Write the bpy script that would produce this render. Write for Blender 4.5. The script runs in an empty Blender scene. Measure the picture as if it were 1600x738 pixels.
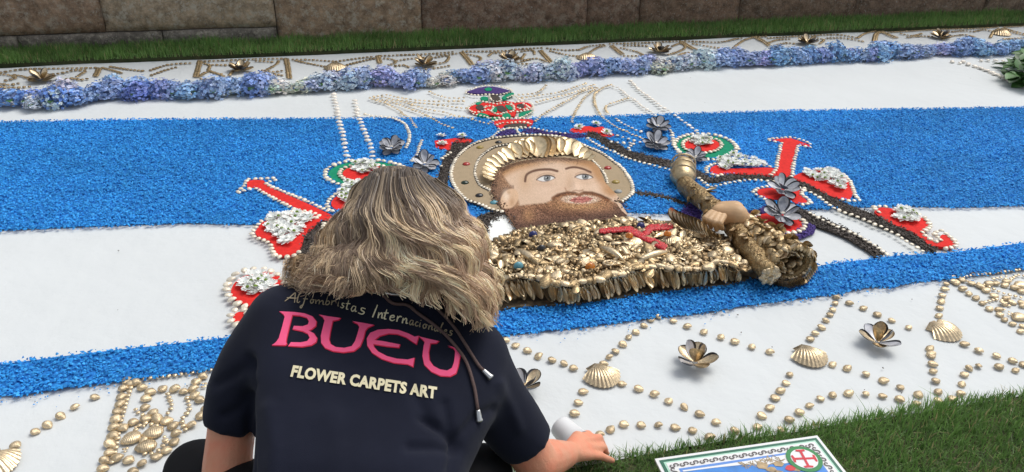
import bpy, bmesh, math, random
import numpy as np
from mathutils import Vector, Matrix, Quaternion, noise as mnoise
from mathutils.geometry import tessellate_polygon
from mathutils.bvhtree import BVHTree

random.seed(7)
RNG = np.random.default_rng(7)
SC = bpy.context.scene
COL = SC.collection

# ------------------------------------------------------------------ camera
CAM_H = 1.4            # eye height of the photographer (m)
FPX = 1200.0           # focal length in pixels of a 1600 px wide picture
_p, _h, _r = math.radians(28.4), math.radians(13.3), math.radians(1.15)
CF = Vector((math.sin(_h)*math.cos(_p), math.cos(_h)*math.cos(_p), -math.sin(_p)))
_r0 = Vector((math.cos(_h), -math.sin(_h), 0)); _u0 = _r0.cross(CF)
CR = math.cos(_r)*_r0 + math.sin(_r)*_u0
CU = -math.sin(_r)*_r0 + math.cos(_r)*_u0
CP = Vector((0, 0, CAM_H))
cam_d = bpy.data.cameras.new('camera'); cam = bpy.data.objects.new('camera', cam_d); COL.objects.link(cam)
cam_d.sensor_width = 36; cam_d.lens = 36*FPX/1600; cam_d.clip_start = 0.05; cam_d.clip_end = 200
M3 = Matrix((CR, CU, -CF)).transposed()
cam.matrix_world = Matrix.Translation(CP) @ M3.to_4x4()
SC.camera = cam

# ------------------------------------------------------------------ light
SUN_EL, SUN_AZ = 58.0, 62.0       # overcast: soft light, a little stronger from the upper right
w = bpy.data.worlds.new('World'); SC.world = w; w.use_nodes = True
nt = w.node_tree; nt.nodes.clear()
sky = nt.nodes.new('ShaderNodeTexSky'); sky.sky_type = 'NISHITA'; sky.sun_disc = False
sky.sun_elevation = math.radians(SUN_EL); sky.sun_rotation = math.radians(SUN_AZ)
sky.air_density = 1.0; sky.dust_density = 3.0
hs = nt.nodes.new('ShaderNodeHueSaturation'); hs.inputs['Saturation'].default_value = 0.38
bg = nt.nodes.new('ShaderNodeBackground'); bg.inputs['Strength'].default_value = 0.14
wo = nt.nodes.new('ShaderNodeOutputWorld')
nt.links.new(sky.outputs[0], hs.inputs['Color']); nt.links.new(hs.outputs[0], bg.inputs[0]); nt.links.new(bg.outputs[0], wo.inputs[0])
sd = bpy.data.lights.new('sun', 'SUN'); sd.energy = 1.2; sd.angle = math.radians(35); sd.color = (1.0, 0.985, 0.95)
so = bpy.data.objects.new('sun', sd); COL.objects.link(so)
_e, _a = math.radians(SUN_EL), math.radians(SUN_AZ)
sun_dir = Vector((math.sin(_a)*math.cos(_e), math.cos(_a)*math.cos(_e), math.sin(_e)))
so.rotation_euler = (-sun_dir).to_track_quat('-Z', 'Y').to_euler(); so.location = (3, 3, 6)
SC.view_settings.view_transform = 'Standard'; SC.view_settings.look = 'None'
SC.view_settings.gamma = 1; SC.view_settings.exposure = 0.2
SC.render.resolution_x = 1024; SC.render.resolution_y = 472

# ------------------------------------------------------------------ helpers
def G(x, y, z=0.0):
    """place on the plane at height z that the photograph shows at (x, y)"""
    d = CF*FPX + CR*(x-800) - CU*(y-369)
    return CP + d*((z-CAM_H)/d.z)
def P(x, y, Z):
    return CP + CF*Z + CR*((x-800)*Z/FPX) - CU*((y-369)*Z/FPX)
def Gn(a, z):
    a = np.asarray(a, float)
    d = np.array(CF)*FPX + np.outer(a[:, 0]-800, np.array(CR)) - np.outer(a[:, 1]-369, np.array(CU))
    t = (z-CAM_H)/d[:, 2]
    return np.array(CP)+d*t[:, None]
def proj(v):
    v = np.asarray(v, float)-np.array(CP)
    zz = v@np.array(CF)
    return 800+FPX*(v@np.array(CR))/zz, 369-FPX*(v@np.array(CU))/zz, zz

WL = {}
def tag(o, label=None, cat=None, group=None, kind=None):
    if label: o['label'] = label
    if cat: o['category'] = cat
    if group: o['group'] = group
    if kind: o['kind'] = kind
    return o
def link(name, data, loc, parent=None, rot=None, scale=None):
    o = bpy.data.objects.new(name, data); COL.objects.link(o)
    loc = Vector(loc)
    if parent is not None:
        o.parent = parent; o.location = loc-WL[parent]
    else:
        o.location = loc
    WL[o] = loc
    if rot is not None:
        o.rotation_mode = 'QUATERNION'; o.rotation_quaternion = rot
    if scale is not None: o.scale = scale if hasattr(scale, '__len__') else (scale,)*3
    return o
def empty(name, loc, parent=None):
    o = link(name, None, loc, parent); o.empty_display_size = 0.02
    return o
def mesh(name, verts, faces, mats, smooth=True, cols=None, midx=None):
    m = bpy.data.meshes.new(name)
    m.from_pydata([tuple(v) for v in verts], [], [tuple(f) for f in faces])
    for mt in (mats if isinstance(mats, (list, tuple)) else [mats]): m.materials.append(mt)
    if smooth: m.polygons.foreach_set('use_smooth', [True]*len(m.polygons))
    if midx is not None: m.polygons.foreach_set('material_index', midx)
    if cols is not None:
        a = m.color_attributes.new('Col', 'FLOAT_COLOR', 'POINT')
        c = np.ones((len(verts), 4), np.float32); c[:, :3] = cols
        a.data.foreach_set('color', c.ravel())
    m.update(); return m
def fastmesh(name, V, F, mat, cols=None, smooth=False):
    """numpy arrays in; F is (n, k) with k = 3 or 4"""
    m = bpy.data.meshes.new(name); n, k = F.shape
    m.vertices.add(len(V)); m.vertices.foreach_set('co', np.ascontiguousarray(V, np.float32).ravel())
    m.loops.add(n*k); m.loops.foreach_set('vertex_index', np.ascontiguousarray(F, np.int32).ravel())
    m.polygons.add(n); m.polygons.foreach_set('loop_start', np.arange(0, n*k, k, dtype=np.int32))
    m.polygons.foreach_set('loop_total', np.full(n, k, np.int32))
    if smooth: m.polygons.foreach_set('use_smooth', np.ones(n, bool))
    m.materials.append(mat)
    m.update(calc_edges=True)
    if cols is not None:
        a = m.color_attributes.new('Col', 'FLOAT_COLOR', 'POINT')
        c = np.ones((len(V), 4), np.float32); c[:, :3] = cols
        a.data.foreach_set('color', c.ravel())
    return m
def mk(name, verts, faces, mat, parent=None, smooth=True, cols=None, origin=None, midx=None):
    V = np.array([tuple(v) for v in verts])
    if origin is None: origin = Vector(((V[:, 0].min()+V[:, 0].max())/2, (V[:, 1].min()+V[:, 1].max())/2, V[:, 2].min()))
    V = V-np.array(origin)
    return link(name, mesh(name, V, faces, mat, smooth, cols, midx), origin, parent)
def mkf(name, V, F, mat, parent=None, cols=None, smooth=False):
    o = Vector(((V[:, 0].min()+V[:, 0].max())/2, (V[:, 1].min()+V[:, 1].max())/2, V[:, 2].min()))
    return link(name, fastmesh(name, V-np.array(o), F, mat, cols, smooth), o, parent)

def catmull(pts, n=6, closed=False):
    p = [np.array(q, float) for q in pts]; out = []
    N = len(p); R = range(N if closed else N-1)
    for i in R:
        a = p[(i-1) % N] if (closed or i > 0) else 2*p[0]-p[1]
        b, c = p[i], p[(i+1) % N]
        d = p[(i+2) % N] if (closed or i+2 < N) else 2*p[-1]-p[-2]
        for k in range(n):
            t = k/n
            out.append(0.5*((2*b)+(-a+c)*t+(2*a-5*b+4*c-d)*t*t+(-a+3*b-3*c+d)*t**3))
    if not closed: out.append(p[-1])
    return [tuple(q) for q in out]
def walk(pts3, step):
    """points every `step` metres along a 3-D polyline, with directions"""
    pts = [Vector(q) for q in pts3]; out = []; carry = 0.0
    for a, b in zip(pts, pts[1:]):
        L = (b-a).length
        if L < 1e-6: continue
        s = carry
        while s <= L:
            out.append((a.lerp(b, s/L), (b-a).normalized())); s += step
        carry = s-L
    return out
def inpoly(x, y, poly):
    poly = np.asarray(poly, float); c = np.zeros(x.shape, bool)
    n = len(poly); j = n-1
    for i in range(n):
        xi, yi = poly[i][:2]; xj, yj = poly[j][:2]
        if yi != yj:
            c ^= ((yi > y) != (yj > y)) & (x < (xj-xi)*(y-yi)/(yj-yi)+xi)
        j = i
    return c
def ribbon(center, width, n=4):
    """polygon (photo pixels) around a smooth centre line"""
    c = catmull(center, n); L, Rr = [], []
    for i, q in enumerate(c):
        a = np.array(c[max(i-1, 0)]); b = np.array(c[min(i+1, len(c)-1)])
        d = (b-a)/(np.linalg.norm(b-a)+1e-9); nrm = np.array([-d[1], d[0]])
        wv = width if not hasattr(width, '__len__') else np.interp(i/(len(c)-1), np.linspace(0, 1, len(width)), width)
        L.append(tuple(np.array(q)+nrm*wv/2)); Rr.append(tuple(np.array(q)-nrm*wv/2))
    return L+Rr[::-1]
def slab(name, px, z0, z1, mat, parent=None, smooth_n=0):
    if smooth_n: px = catmull(px, smooth_n, True)
    top = [G(x, y, z1) for x, y in px]; bot = [Vector((v.x, v.y, z0)) for v in top]
    n = len(top); tri = tessellate_polygon([[Vector((v.x, v.y, 0)) for v in top]])
    F = []
    for t in tri:
        a, b, c = (top[i] for i in t)
        F.append(t if (b-a).cross(c-a).z > 0 else t[::-1])
    for i in range(n):
        j = (i+1) % n; F.append((i, j, j+n, i+n))
    o = mk(name, top+bot, F, mat, parent, smooth=False)
    bm = bmesh.new(); bm.from_mesh(o.data); bmesh.ops.recalc_face_normals(bm, faces=bm.faces); bm.to_mesh(o.data); bm.free()
    return o
def boxmesh(c, s, jitter=0.0):
    V = [Vector((c[0]+sx*s[0]/2+random.uniform(-1, 1)*jitter, c[1]+sy*s[1]/2, c[2]+sz*s[2]/2)) for sx in (-1, 1) for sy in (-1, 1) for sz in (-1, 1)]
    F = [(0, 1, 3, 2), (4, 6, 7, 5), (0, 4, 5, 1), (2, 3, 7, 6), (0, 2, 6, 4), (1, 5, 7, 3)]
    return V, F
def lathe(A, axis, prof, seg=20):
    """prof: (distance along axis, radius)"""
    ax = Vector(axis).normalized(); q = ax.to_track_quat('Z', 'Y'); V, F = [], []
    for s, r in prof:
        for k in range(seg):
            t = 2*math.pi*k/seg; V.append(Vector(A)+q @ Vector((r*math.cos(t), r*math.sin(t), s)))
    for i in range(len(prof)-1):
        for k in range(seg):
            a = i*seg+k; b = i*seg+(k+1) % seg; F.append((a, b, b+seg, a+seg))
    return V, F
def tube(pts, r, seg=8):
    V, F = [], []; n = len(pts); pts = [Vector(q) for q in pts]
    for i, q in enumerate(pts):
        d = (pts[min(i+1, n-1)]-pts[max(i-1, 0)]).normalized(); qq = d.to_track_quat('Z', 'Y')
        rr = r[i] if hasattr(r, '__len__') else r
        for k in range(seg):
            t = 2*math.pi*k/seg; V.append(q+qq @ Vector((rr*math.cos(t), rr*math.sin(t), 0)))
    for i in range(n-1):
        for k in range(seg):
            a = i*seg+k; b = i*seg+(k+1) % seg; F.append((a, b, b+seg, a+seg))
    F.append(tuple(range(seg))[::-1]); F.append(tuple(range((n-1)*seg, n*seg)))
    return V, F

# ------------------------------------------------------------------ materials
def mat(name, color=(.5, .5, .5), rough=.6, metal=0.0, vary=0.0, nscale=40, bump=0.0, bscale=None, attr=False, objcol=False,
        rnd=0.0, spec=0.4, color2=None, coat=0.0, detail=6, sheen=0.0, bdist=0.004):
    m = bpy.data.materials.new(name); m.use_nodes = True; n = m.node_tree; L = n.links
    b = n.nodes['Principled BSDF']; b.inputs['Roughness'].default_value = rough; b.inputs['Metallic'].default_value = metal
    b.inputs['Specular IOR Level'].default_value = spec; b.inputs['Coat Weight'].default_value = coat
    b.inputs['Sheen Weight'].default_value = sheen
    tc = n.nodes.new('ShaderNodeTexCoord')
    geo = n.nodes.new('ShaderNodeNewGeometry')
    if attr:
        s = n.nodes.new('ShaderNodeAttribute'); s.attribute_name = 'Col'; src = s.outputs['Color']
    elif objcol:
        s = n.nodes.new('ShaderNodeObjectInfo'); src = s.outputs['Color']
    else:
        s = n.nodes.new('ShaderNodeRGB'); s.outputs[0].default_value = (*color, 1); src = s.outputs[0]
    if vary or color2:
        nz = n.nodes.new('ShaderNodeTexNoise'); nz.inputs['Scale'].default_value = nscale; nz.inputs['Detail'].default_value = detail
        L.new(geo.outputs['Position'], nz.inputs['Vector'])
        if color2:
            mx = n.nodes.new('ShaderNodeMix'); mx.data_type = 'RGBA'
            mr = n.nodes.new('ShaderNodeMapRange'); mr.inputs[1].default_value = .38; mr.inputs[2].default_value = .62
            L.new(nz.outputs['Fac'], mr.inputs[0]); L.new(mr.outputs[0], mx.inputs['Factor'])
            L.new(src, mx.inputs['A']); mx.inputs['B'].default_value = (*color2, 1); src = mx.outputs['Result']
        if vary:
            mr = n.nodes.new('ShaderNodeMapRange'); mr.inputs[1].default_value = .3; mr.inputs[2].default_value = .7
            mr.inputs[3].default_value = 1-vary; mr.inputs[4].default_value = 1+vary
            L.new(nz.outputs['Fac'], mr.inputs[0])
            h = n.nodes.new('ShaderNodeHueSaturation'); L.new(mr.outputs[0], h.inputs['Value']); L.new(src, h.inputs['Color']); src = h.outputs[0]
    if rnd:
        oi = n.nodes.new('ShaderNodeObjectInfo'); mr = n.nodes.new('ShaderNodeMapRange')
        mr.inputs[3].default_value = 1-rnd; mr.inputs[4].default_value = 1+rnd; L.new(oi.outputs['Random'], mr.inputs[0])
        h = n.nodes.new('ShaderNodeHueSaturation'); L.new(mr.outputs[0], h.inputs['Value']); L.new(src, h.inputs['Color']); src = h.outputs[0]
    L.new(src, b.inputs['Base Color'])
    if bump:
        nb = n.nodes.new('ShaderNodeTexNoise'); nb.inputs['Scale'].default_value = bscale or nscale; nb.inputs['Detail'].default_value = 8
        L.new(geo.outputs['Position'], nb.inputs['Vector'])
        bp = n.nodes.new('ShaderNodeBump'); bp.inputs['Strength'].default_value = bump; bp.inputs['Distance'].default_value = bdist
        L.new(nb.outputs['Fac'], bp.inputs['Height']); L.new(bp.outputs[0], b.inputs['Normal'])
    return m
M = {}
M['gold'] = mat('gilded_shell', (.70, .555, .355), .34, .75, vary=.25, nscale=130, rnd=.22, bump=.25, bscale=260)
M['gold_dark'] = mat('dull_gold_shell', (.46, .335, .18), .36, .75, vary=.35, nscale=110, rnd=.3, bump=.3, bscale=220)
M['cream'] = mat('pale_gold_shell', (.86, .77, .61), .4, .2, vary=.18, nscale=120, rnd=.12)
M['cream_wash'] = mat('faded_shell', (.86, .79, .68), .45, .1, vary=.15, nscale=120, rnd=.1)
M['red'] = mat('red_sand', (.74, .032, .026), .85, 0, vary=.12, nscale=60, bump=.25, bscale=420, spec=.2)
M['green'] = mat('green_sand', (.01, .27, .14), .85, 0, vary=.12, nscale=60, bump=.25, bscale=420, spec=.2)
M['chips'] = mat('dyed_chips', attr=True, rough=.7, spec=.25)
M['seeds'] = mat('dark_seeds', attr=True, rough=.55, spec=.35)
M['mussel_out'] = mat('mussel_outside', (.06, .063, .075), .3, 0, vary=.5, nscale=60, rnd=.5, spec=.6, coat=.3)
M['mussel_in'] = mat('mussel_inside', (.66, .66, .69), .25, 0, color2=(.28, .29, .33), nscale=28, rnd=.4, spec=.7, coat=.6)
M['sheet'] = None
M['petal'] = mat('white_petal', (.93, .94, .89), .6, vary=.05, nscale=90)
M['eye'] = mat('green_flower_eye', (.16, .24, .03), .7, vary=.3, nscale=200)
M['leaf'] = mat('leaf_green', (.06, .15, .035), .45, vary=.4, nscale=30, rnd=.3, spec=.5)
M['gem_red'] = mat('red_stone', (.42, .03, .02), .25, coat=.5, vary=.2, nscale=90)
M['gem_dark'] = mat('dark_stone', (.018, .016, .015), .3, coat=.4)
M['gem_dgreen'] = mat('dark_green_stone', (.012, .03, .015), .3, coat=.4)
M['gem_ochre'] = mat('ochre_stone', (.36, .25, .05), .4, coat=.3)
M['gem_teal'] = mat('teal_stone', (.11, .32, .38), .4, coat=.3)
M['gem_navy'] = mat('navy_stone', (.02, .025, .14), .3, coat=.4)
M['gem_amber'] = mat('amber_stone', (.65, .20, .01), .15, coat=.8, vary=.5, nscale=90)
M['gem_grey'] = mat('grey_stone', (.36, .36, .33), .5)
M['halo'] = mat('tan_sawdust', (.47, .36, .23), .9, color2=(.37, .285, .18), nscale=24, vary=.14, bump=.5, bscale=300, spec=.15)
M['face'] = mat('painted_sand', attr=True, rough=.85, bump=.25, bscale=420, spec=.15)
M['base_dark'] = mat('brown_backing', (.10, .07, .045), .8, color2=(.22, .16, .09), nscale=60, bump=.6, bscale=160)
M['bark_gold'] = mat('gold_leaf_wrap', (.50, .36, .18), .38, .65, color2=(.24, .155, .07), nscale=45, vary=.35, bump=.9, bscale=90, bdist=.012)
M['carved'] = mat('carved_wood', (.64, .41, .22), .5, vary=.12, nscale=20, bump=.15, bscale=120)
M['red_bead'] = mat('red_beads', attr=True, rough=.35, spec=.5)
# ------------------------------------------------------------------ ground and lawn
NEAR_Y, FAR_Y, WALL_Y = 1.33, 5.27, 5.60
soil = mat('soil', (.05, .035, .02), .95, vary=.4, nscale=20, bump=.5, bscale=60)
g = mk('ground', [(-60, -60, -.06), (60, -60, -.06), (60, 60, -.06), (-60, 60, -.06)], [(0, 1, 2, 3)], soil); tag(g, kind='structure')
turf = mat('turf', (.05, .075, .025), .95, vary=.5, nscale=14, color2=(.06, .055, .025), bump=.8, bscale=90)
V, F = boxmesh((2, (FAR_Y+.012+WALL_Y+.3)/2, -.02), (30, WALL_Y+.3-FAR_Y-.012, .09)); tag(mk('lawn_strip', V, F, turf, smooth=False), kind='structure')
V, F = boxmesh((2, NEAR_Y-.01-4, -.03), (30, 8, .06)); tag(mk('lawn', V, F, turf, smooth=False), kind='structure')
grass_m = mat('grass_blade', attr=True, rough=.5, spec=.3)
_n = grass_m.node_tree; _b = _n.nodes['Principled BSDF']; _t = _n.nodes.new('ShaderNodeBsdfTranslucent'); _a = _n.nodes.new('ShaderNodeAddShader')
_at = [q for q in _n.nodes if q.type == 'ATTRIBUTE'][0]; _hs = _n.nodes.new('ShaderNodeHueSaturation'); _hs.inputs['Value'].default_value = .8
_n.links.new(_at.outputs['Color'], _hs.inputs['Color']); _n.links.new(_hs.outputs[0], _t.inputs['Color']); _n.links.new(_b.outputs[0], _a.inputs[0]); _n.links.new(_t.outputs[0], _a.inputs[1])
_n.links.new(_a.outputs[0], _n.nodes['Material Output'].inputs['Surface'])

def blades(name, n, xr, yr, hgt, wid, lean, z0, seed, keep=None):
    r = np.random.default_rng(seed)
    x = r.uniform(*xr, n); y = r.uniform(*yr, n)
    px, py, zz = proj(np.stack([x, y, np.full(n, z0)], 1))
    ok = (zz > .2) & (px > -300) & (px < 2000) & (py > -60) & (py < 900)
    if keep is not None: ok &= keep(x, y, px, py)
    x, y = x[ok], y[ok]; n = len(x)
    # patchy, tufted heights and colours
    pn = np.array([mnoise.noise((a*5, b*5, seed)) for a, b in zip(x, y)])
    pn2 = np.array([mnoise.noise((a*2+9, b*2, seed+4)) for a, b in zip(x, y)])
    h = hgt*r.uniform(.45, 1.25, n)*(1+.45*pn); wd = wid*r.uniform(.6, 1.2, n)
    ang = r.uniform(0, 2*np.pi, n); la = r.normal(0, lean, n)+.25*lean; ld = r.uniform(0, 2*np.pi, n)
    dx, dy = np.cos(ld)*h*la, np.sin(ld)*h*la
    wx, wy = np.cos(ang)*wd, np.sin(ang)*wd
    zt = h*np.sqrt(np.clip(1-np.minimum(la*la, .85), .1, 1))
    Vv = np.zeros((n, 5, 3))
    Vv[:, 0] = np.stack([x-wx, y-wy, np.full(n, z0)], 1); Vv[:, 1] = np.stack([x+wx, y+wy, np.full(n, z0)], 1)
    Vv[:, 2] = np.stack([x-wx*.8+dx*.35, y-wy*.8+dy*.35, z0+zt*.6], 1); Vv[:, 3] = np.stack([x+wx*.8+dx*.35, y+wy*.8+dy*.35, z0+zt*.6], 1)
    Vv[:, 4] = np.stack([x+dx, y+dy, z0+zt], 1)
    b = np.arange(n)[:, None]*5
    Ff = np.concatenate([b+[0, 1, 3], b+[0, 3, 2], b+[2, 3, 4]], 0)
    c = np.zeros((n, 3)); t = r.uniform(0, 1, n)
    c[:] = np.outer(1-t, (.062, .125, .03))+np.outer(t, (.14, .24, .066))
    c *= (1+.35*pn2+.2*pn)[:, None]
    dry = r.uniform(0, 1, n) < .05+.07*np.clip(pn2, 0, 1); c[dry] = (.26, .22, .11)
    o = mkf(name, Vv.reshape(-1, 3), Ff, grass_m, cols=np.repeat(c, 5, 0))
    tag(o, kind='stuff'); return o
gf = blades('grass', 52000, (-3.2, 7.2), (FAR_Y-.01, WALL_Y-.01), .055, .0022, .5, .02, 11)
tag(gf, 'strip of short mown grass between the stone wall and the carpet', 'grass')
def near_keep(x, y, px, py): return px > 560
gn = blades('grass', 118000, (.1, 3.6), (.55, NEAR_Y+.012), .036, .0016, .8, -.005, 12, near_keep)
tag(gn, 'green lawn in the front right corner under the printed board', 'grass')

# ------------------------------------------------------------------ white sheet of the carpet
sheet_m = mat('white_sheet', (.70, .725, .715), .75, vary=.03, nscale=1.4, bump=.22, bscale=9, spec=.25, bdist=.03)
nx, ny = 420, 90; V = []; F = []
for j in range(ny+1):
    for i in range(nx+1):
        x = -4.5+14*i/nx; y0 = NEAR_Y+.012*mnoise.noise((x*3, 1, 0)); y1 = FAR_Y+.02*mnoise.noise((x*2.2, 7, 0))
        y = y0+(y1-y0)*j/ny
        wz = mnoise.noise((x*1.6, y*5, 3))+.6*mnoise.noise((x*5, y*14, 8)); ridge = max(0, .16-abs(mnoise.noise((x*.7+.4*y, y*2.2, 21))))/.16
        z = -.0055+.0016*wz+.0034*ridge*max(0, mnoise.noise((x*.9, y*1.1, 31))+.1)
        V.append((x, y, min(z, -.0005)))
for j in range(ny):
    for i in range(nx):
        a = j*(nx+1)+i; F.append((a, a+1, a+nx+2, a+nx+1))
sheet = mk('white_sheet', V, F, sheet_m)
tag(sheet, 'white painted sheet lying on the lawn as the base of the flower carpet', 'carpet base')

# ------------------------------------------------------------------ stone wall
stone_m = bpy.data.materials.new('sandstone'); stone_m.use_nodes = True
n = stone_m.node_tree; L = n.links; b = n.nodes['Principled BSDF']; b.inputs['Roughness'].default_value = .9; b.inputs['Specular IOR Level'].default_value = .2
oi = n.nodes.new('ShaderNodeObjectInfo'); geo = n.nodes.new('ShaderNodeNewGeometry')
def nz(sc, det=8, ro=.6):
    t = n.nodes.new('ShaderNodeTexNoise'); t.inputs['Scale'].default_value = sc; t.inputs['Detail'].default_value = det; t.inputs['Roughness'].default_value = ro
    L.new(geo.outputs['Position'], t.inputs['Vector']); return t
def mrange(src, a, bb, c, d):
    t = n.nodes.new('ShaderNodeMapRange')
    for k, v in zip((1, 2, 3, 4), (a, bb, c, d)): t.inputs[k].default_value = v
    L.new(src, t.inputs[0]); return t.outputs[0]
h1 = n.nodes.new('ShaderNodeHueSaturation'); L.new(oi.outputs['Color'], h1.inputs['Color']); L.new(mrange(nz(16, 15, .82).outputs['Fac'], .33, .67, .28, 1.7), h1.inputs['Value'])
mul = n.nodes.new('ShaderNodeMath'); mul.operation = 'MULTIPLY'; L.new(oi.outputs['Alpha'], mul.inputs[0]); L.new(mrange(nz(17, 14, .8).outputs['Fac'], .50, .58, 0, .85), mul.inputs[1])
mx = n.nodes.new('ShaderNodeMix'); mx.data_type = 'RGBA'; L.new(mul.outputs[0], mx.inputs['Factor']); L.new(h1.outputs[0], mx.inputs['A']); mx.inputs['B'].default_value = (.66, .59, .46, 1)
sp = mrange(nz(90, 3, .5).outputs['Fac'], .63, .68, 0, .6)
mx2 = n.nodes.new('ShaderNodeMix'); mx2.data_type = 'RGBA'; L.new(sp, mx2.inputs['Factor']); L.new(mx.outputs['Result'], mx2.inputs['A']); mx2.inputs['B'].default_value = (.55, .52, .46, 1)
L.new(mx2.outputs['Result'], b.inputs['Base Color'])
bp = n.nodes.new('ShaderNodeBump'); bp.inputs['Strength'].default_value = 1.0; bp.inputs['Distance'].default_value = .03; L.new(nz(30, 10, .75).outputs['Fac'], bp.inputs['Height']); L.new(bp.outputs[0], b.inputs['Normal'])

wall = empty('stone_wall', (2, WALL_Y, 0)); tag(wall, 'old wall of large weathered sandstone blocks behind the lawn strip', 'wall')
mortar = mat('mortar', (.17, .14, .11), .95, bump=.5, bscale=50)
V, F = boxmesh((2, WALL_Y+.23, .75), (22, .38, 1.7)); mk('wall_core', V, F, mortar, wall, smooth=False)
def stone(x0, x1, z0, z1, col, lichen, proud=0.0):
    nx, nz_ = max(8, int((x1-x0)/.045)), max(5, int((z1-z0)/.04)); V = []; F = []; sd_ = random.uniform(0, 99)
    for j in range(nz_+1):
        for i in range(nx+1):
            x = x0+(x1-x0)*i/nx; z = z0+(z1-z0)*j/nz_
            e = min(x-x0, x1-x, z-z0, z1-z)
            d = .012*max(0, 1-e/.02)**2+.016*mnoise.noise((x*4, z*4, sd_))+.008*mnoise.noise((x*15, z*15, sd_))
            edge = (i in (0, nx)) or (j in (0, nz_))
            V.append((x+.006*mnoise.noise((z*8, sd_, 1))*(i in (0, nx)), WALL_Y-proud+d, z))
    for j in range(nz_):
        for i in range(nx):
            a = j*(nx+1)+i; F.append((a, a+1, a+nx+2, a+nx+1))
    # returns into the wall
    rim = [i for i in range(nx+1)]+[(j+1)*(nx+1)-1 for j in range(1, nz_+1)]+[nz_*(nx+1)+i for i in range(nx-1, -1, -1)]+[j*(nx+1) for j in range(nz_-1, 0, -1)]
    k0 = len(V)
    for a in rim: V.append((V[a][0], WALL_Y+.09, V[a][2]))
    for q in range(len(rim)):
        p2 = (q+1) % len(rim); F.append((rim[q], k0+q, k0+p2, rim[p2]))
    o = mk('stone', V, F, stone_m, wall); o.color = (*col, lichen); return o
wx = lambda px, py=40: G(px, py, .1).x if False else (lambda d: d.x)(CP+(CF*FPX+CR*(px-800)-CU*(py-369))*((WALL_Y-CP.y)/(CF*FPX+CR*(px-800)-CU*(py-369)).y))
joints = [(-330, 40), (-60, 40), (161, 35), (431, 30), (659, 25), (918, 20), (1000, 20), (1156, 20), (1335, 15), (1540, 10), (1800, 5), (2200, 5)]
xs = [wx(a, b_) for a, b_ in joints]
cols = [((.34, .235, .155), .5), ((.36, .24, .155), .55), ((.47, .355, .235), 1.0), ((.42, .29, .185), .85), ((.29, .185, .125), .4), ((.27, .172, .115), .25),
        ((.26, .168, .11), .15), ((.25, .166, .11), .18), ((.26, .175, .12), .18), ((.28, .195, .135), .2), ((.29, .20, .14), .2)]
for i in range(len(xs)-1):
    stone(xs[i]+.003, xs[i+1]-.003, .115 if i < 3 else -.03, .62, *cols[i])
pj = [xs[0], xs[1]+.3, xs[2]+.35, xs[3]-.004]
for i in range(3): stone(pj[i]+.004, pj[i+1]-.004, -.03, .107, ((.21, .18, .145), (.19, .165, .135), (.25, .22, .18))[i], .5, .012)
for z0, z1 in ((.63, 1.12), (1.13, 1.58)):
    x = xs[0]
    while x < xs[-1]:
        x2 = x+random.uniform(.7, 1.4); stone(x+.006, x2-.006, z0, z1, (random.uniform(.2, .3), random.uniform(.16, .2), random.uniform(.12, .16)), .3); x = x2

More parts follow.
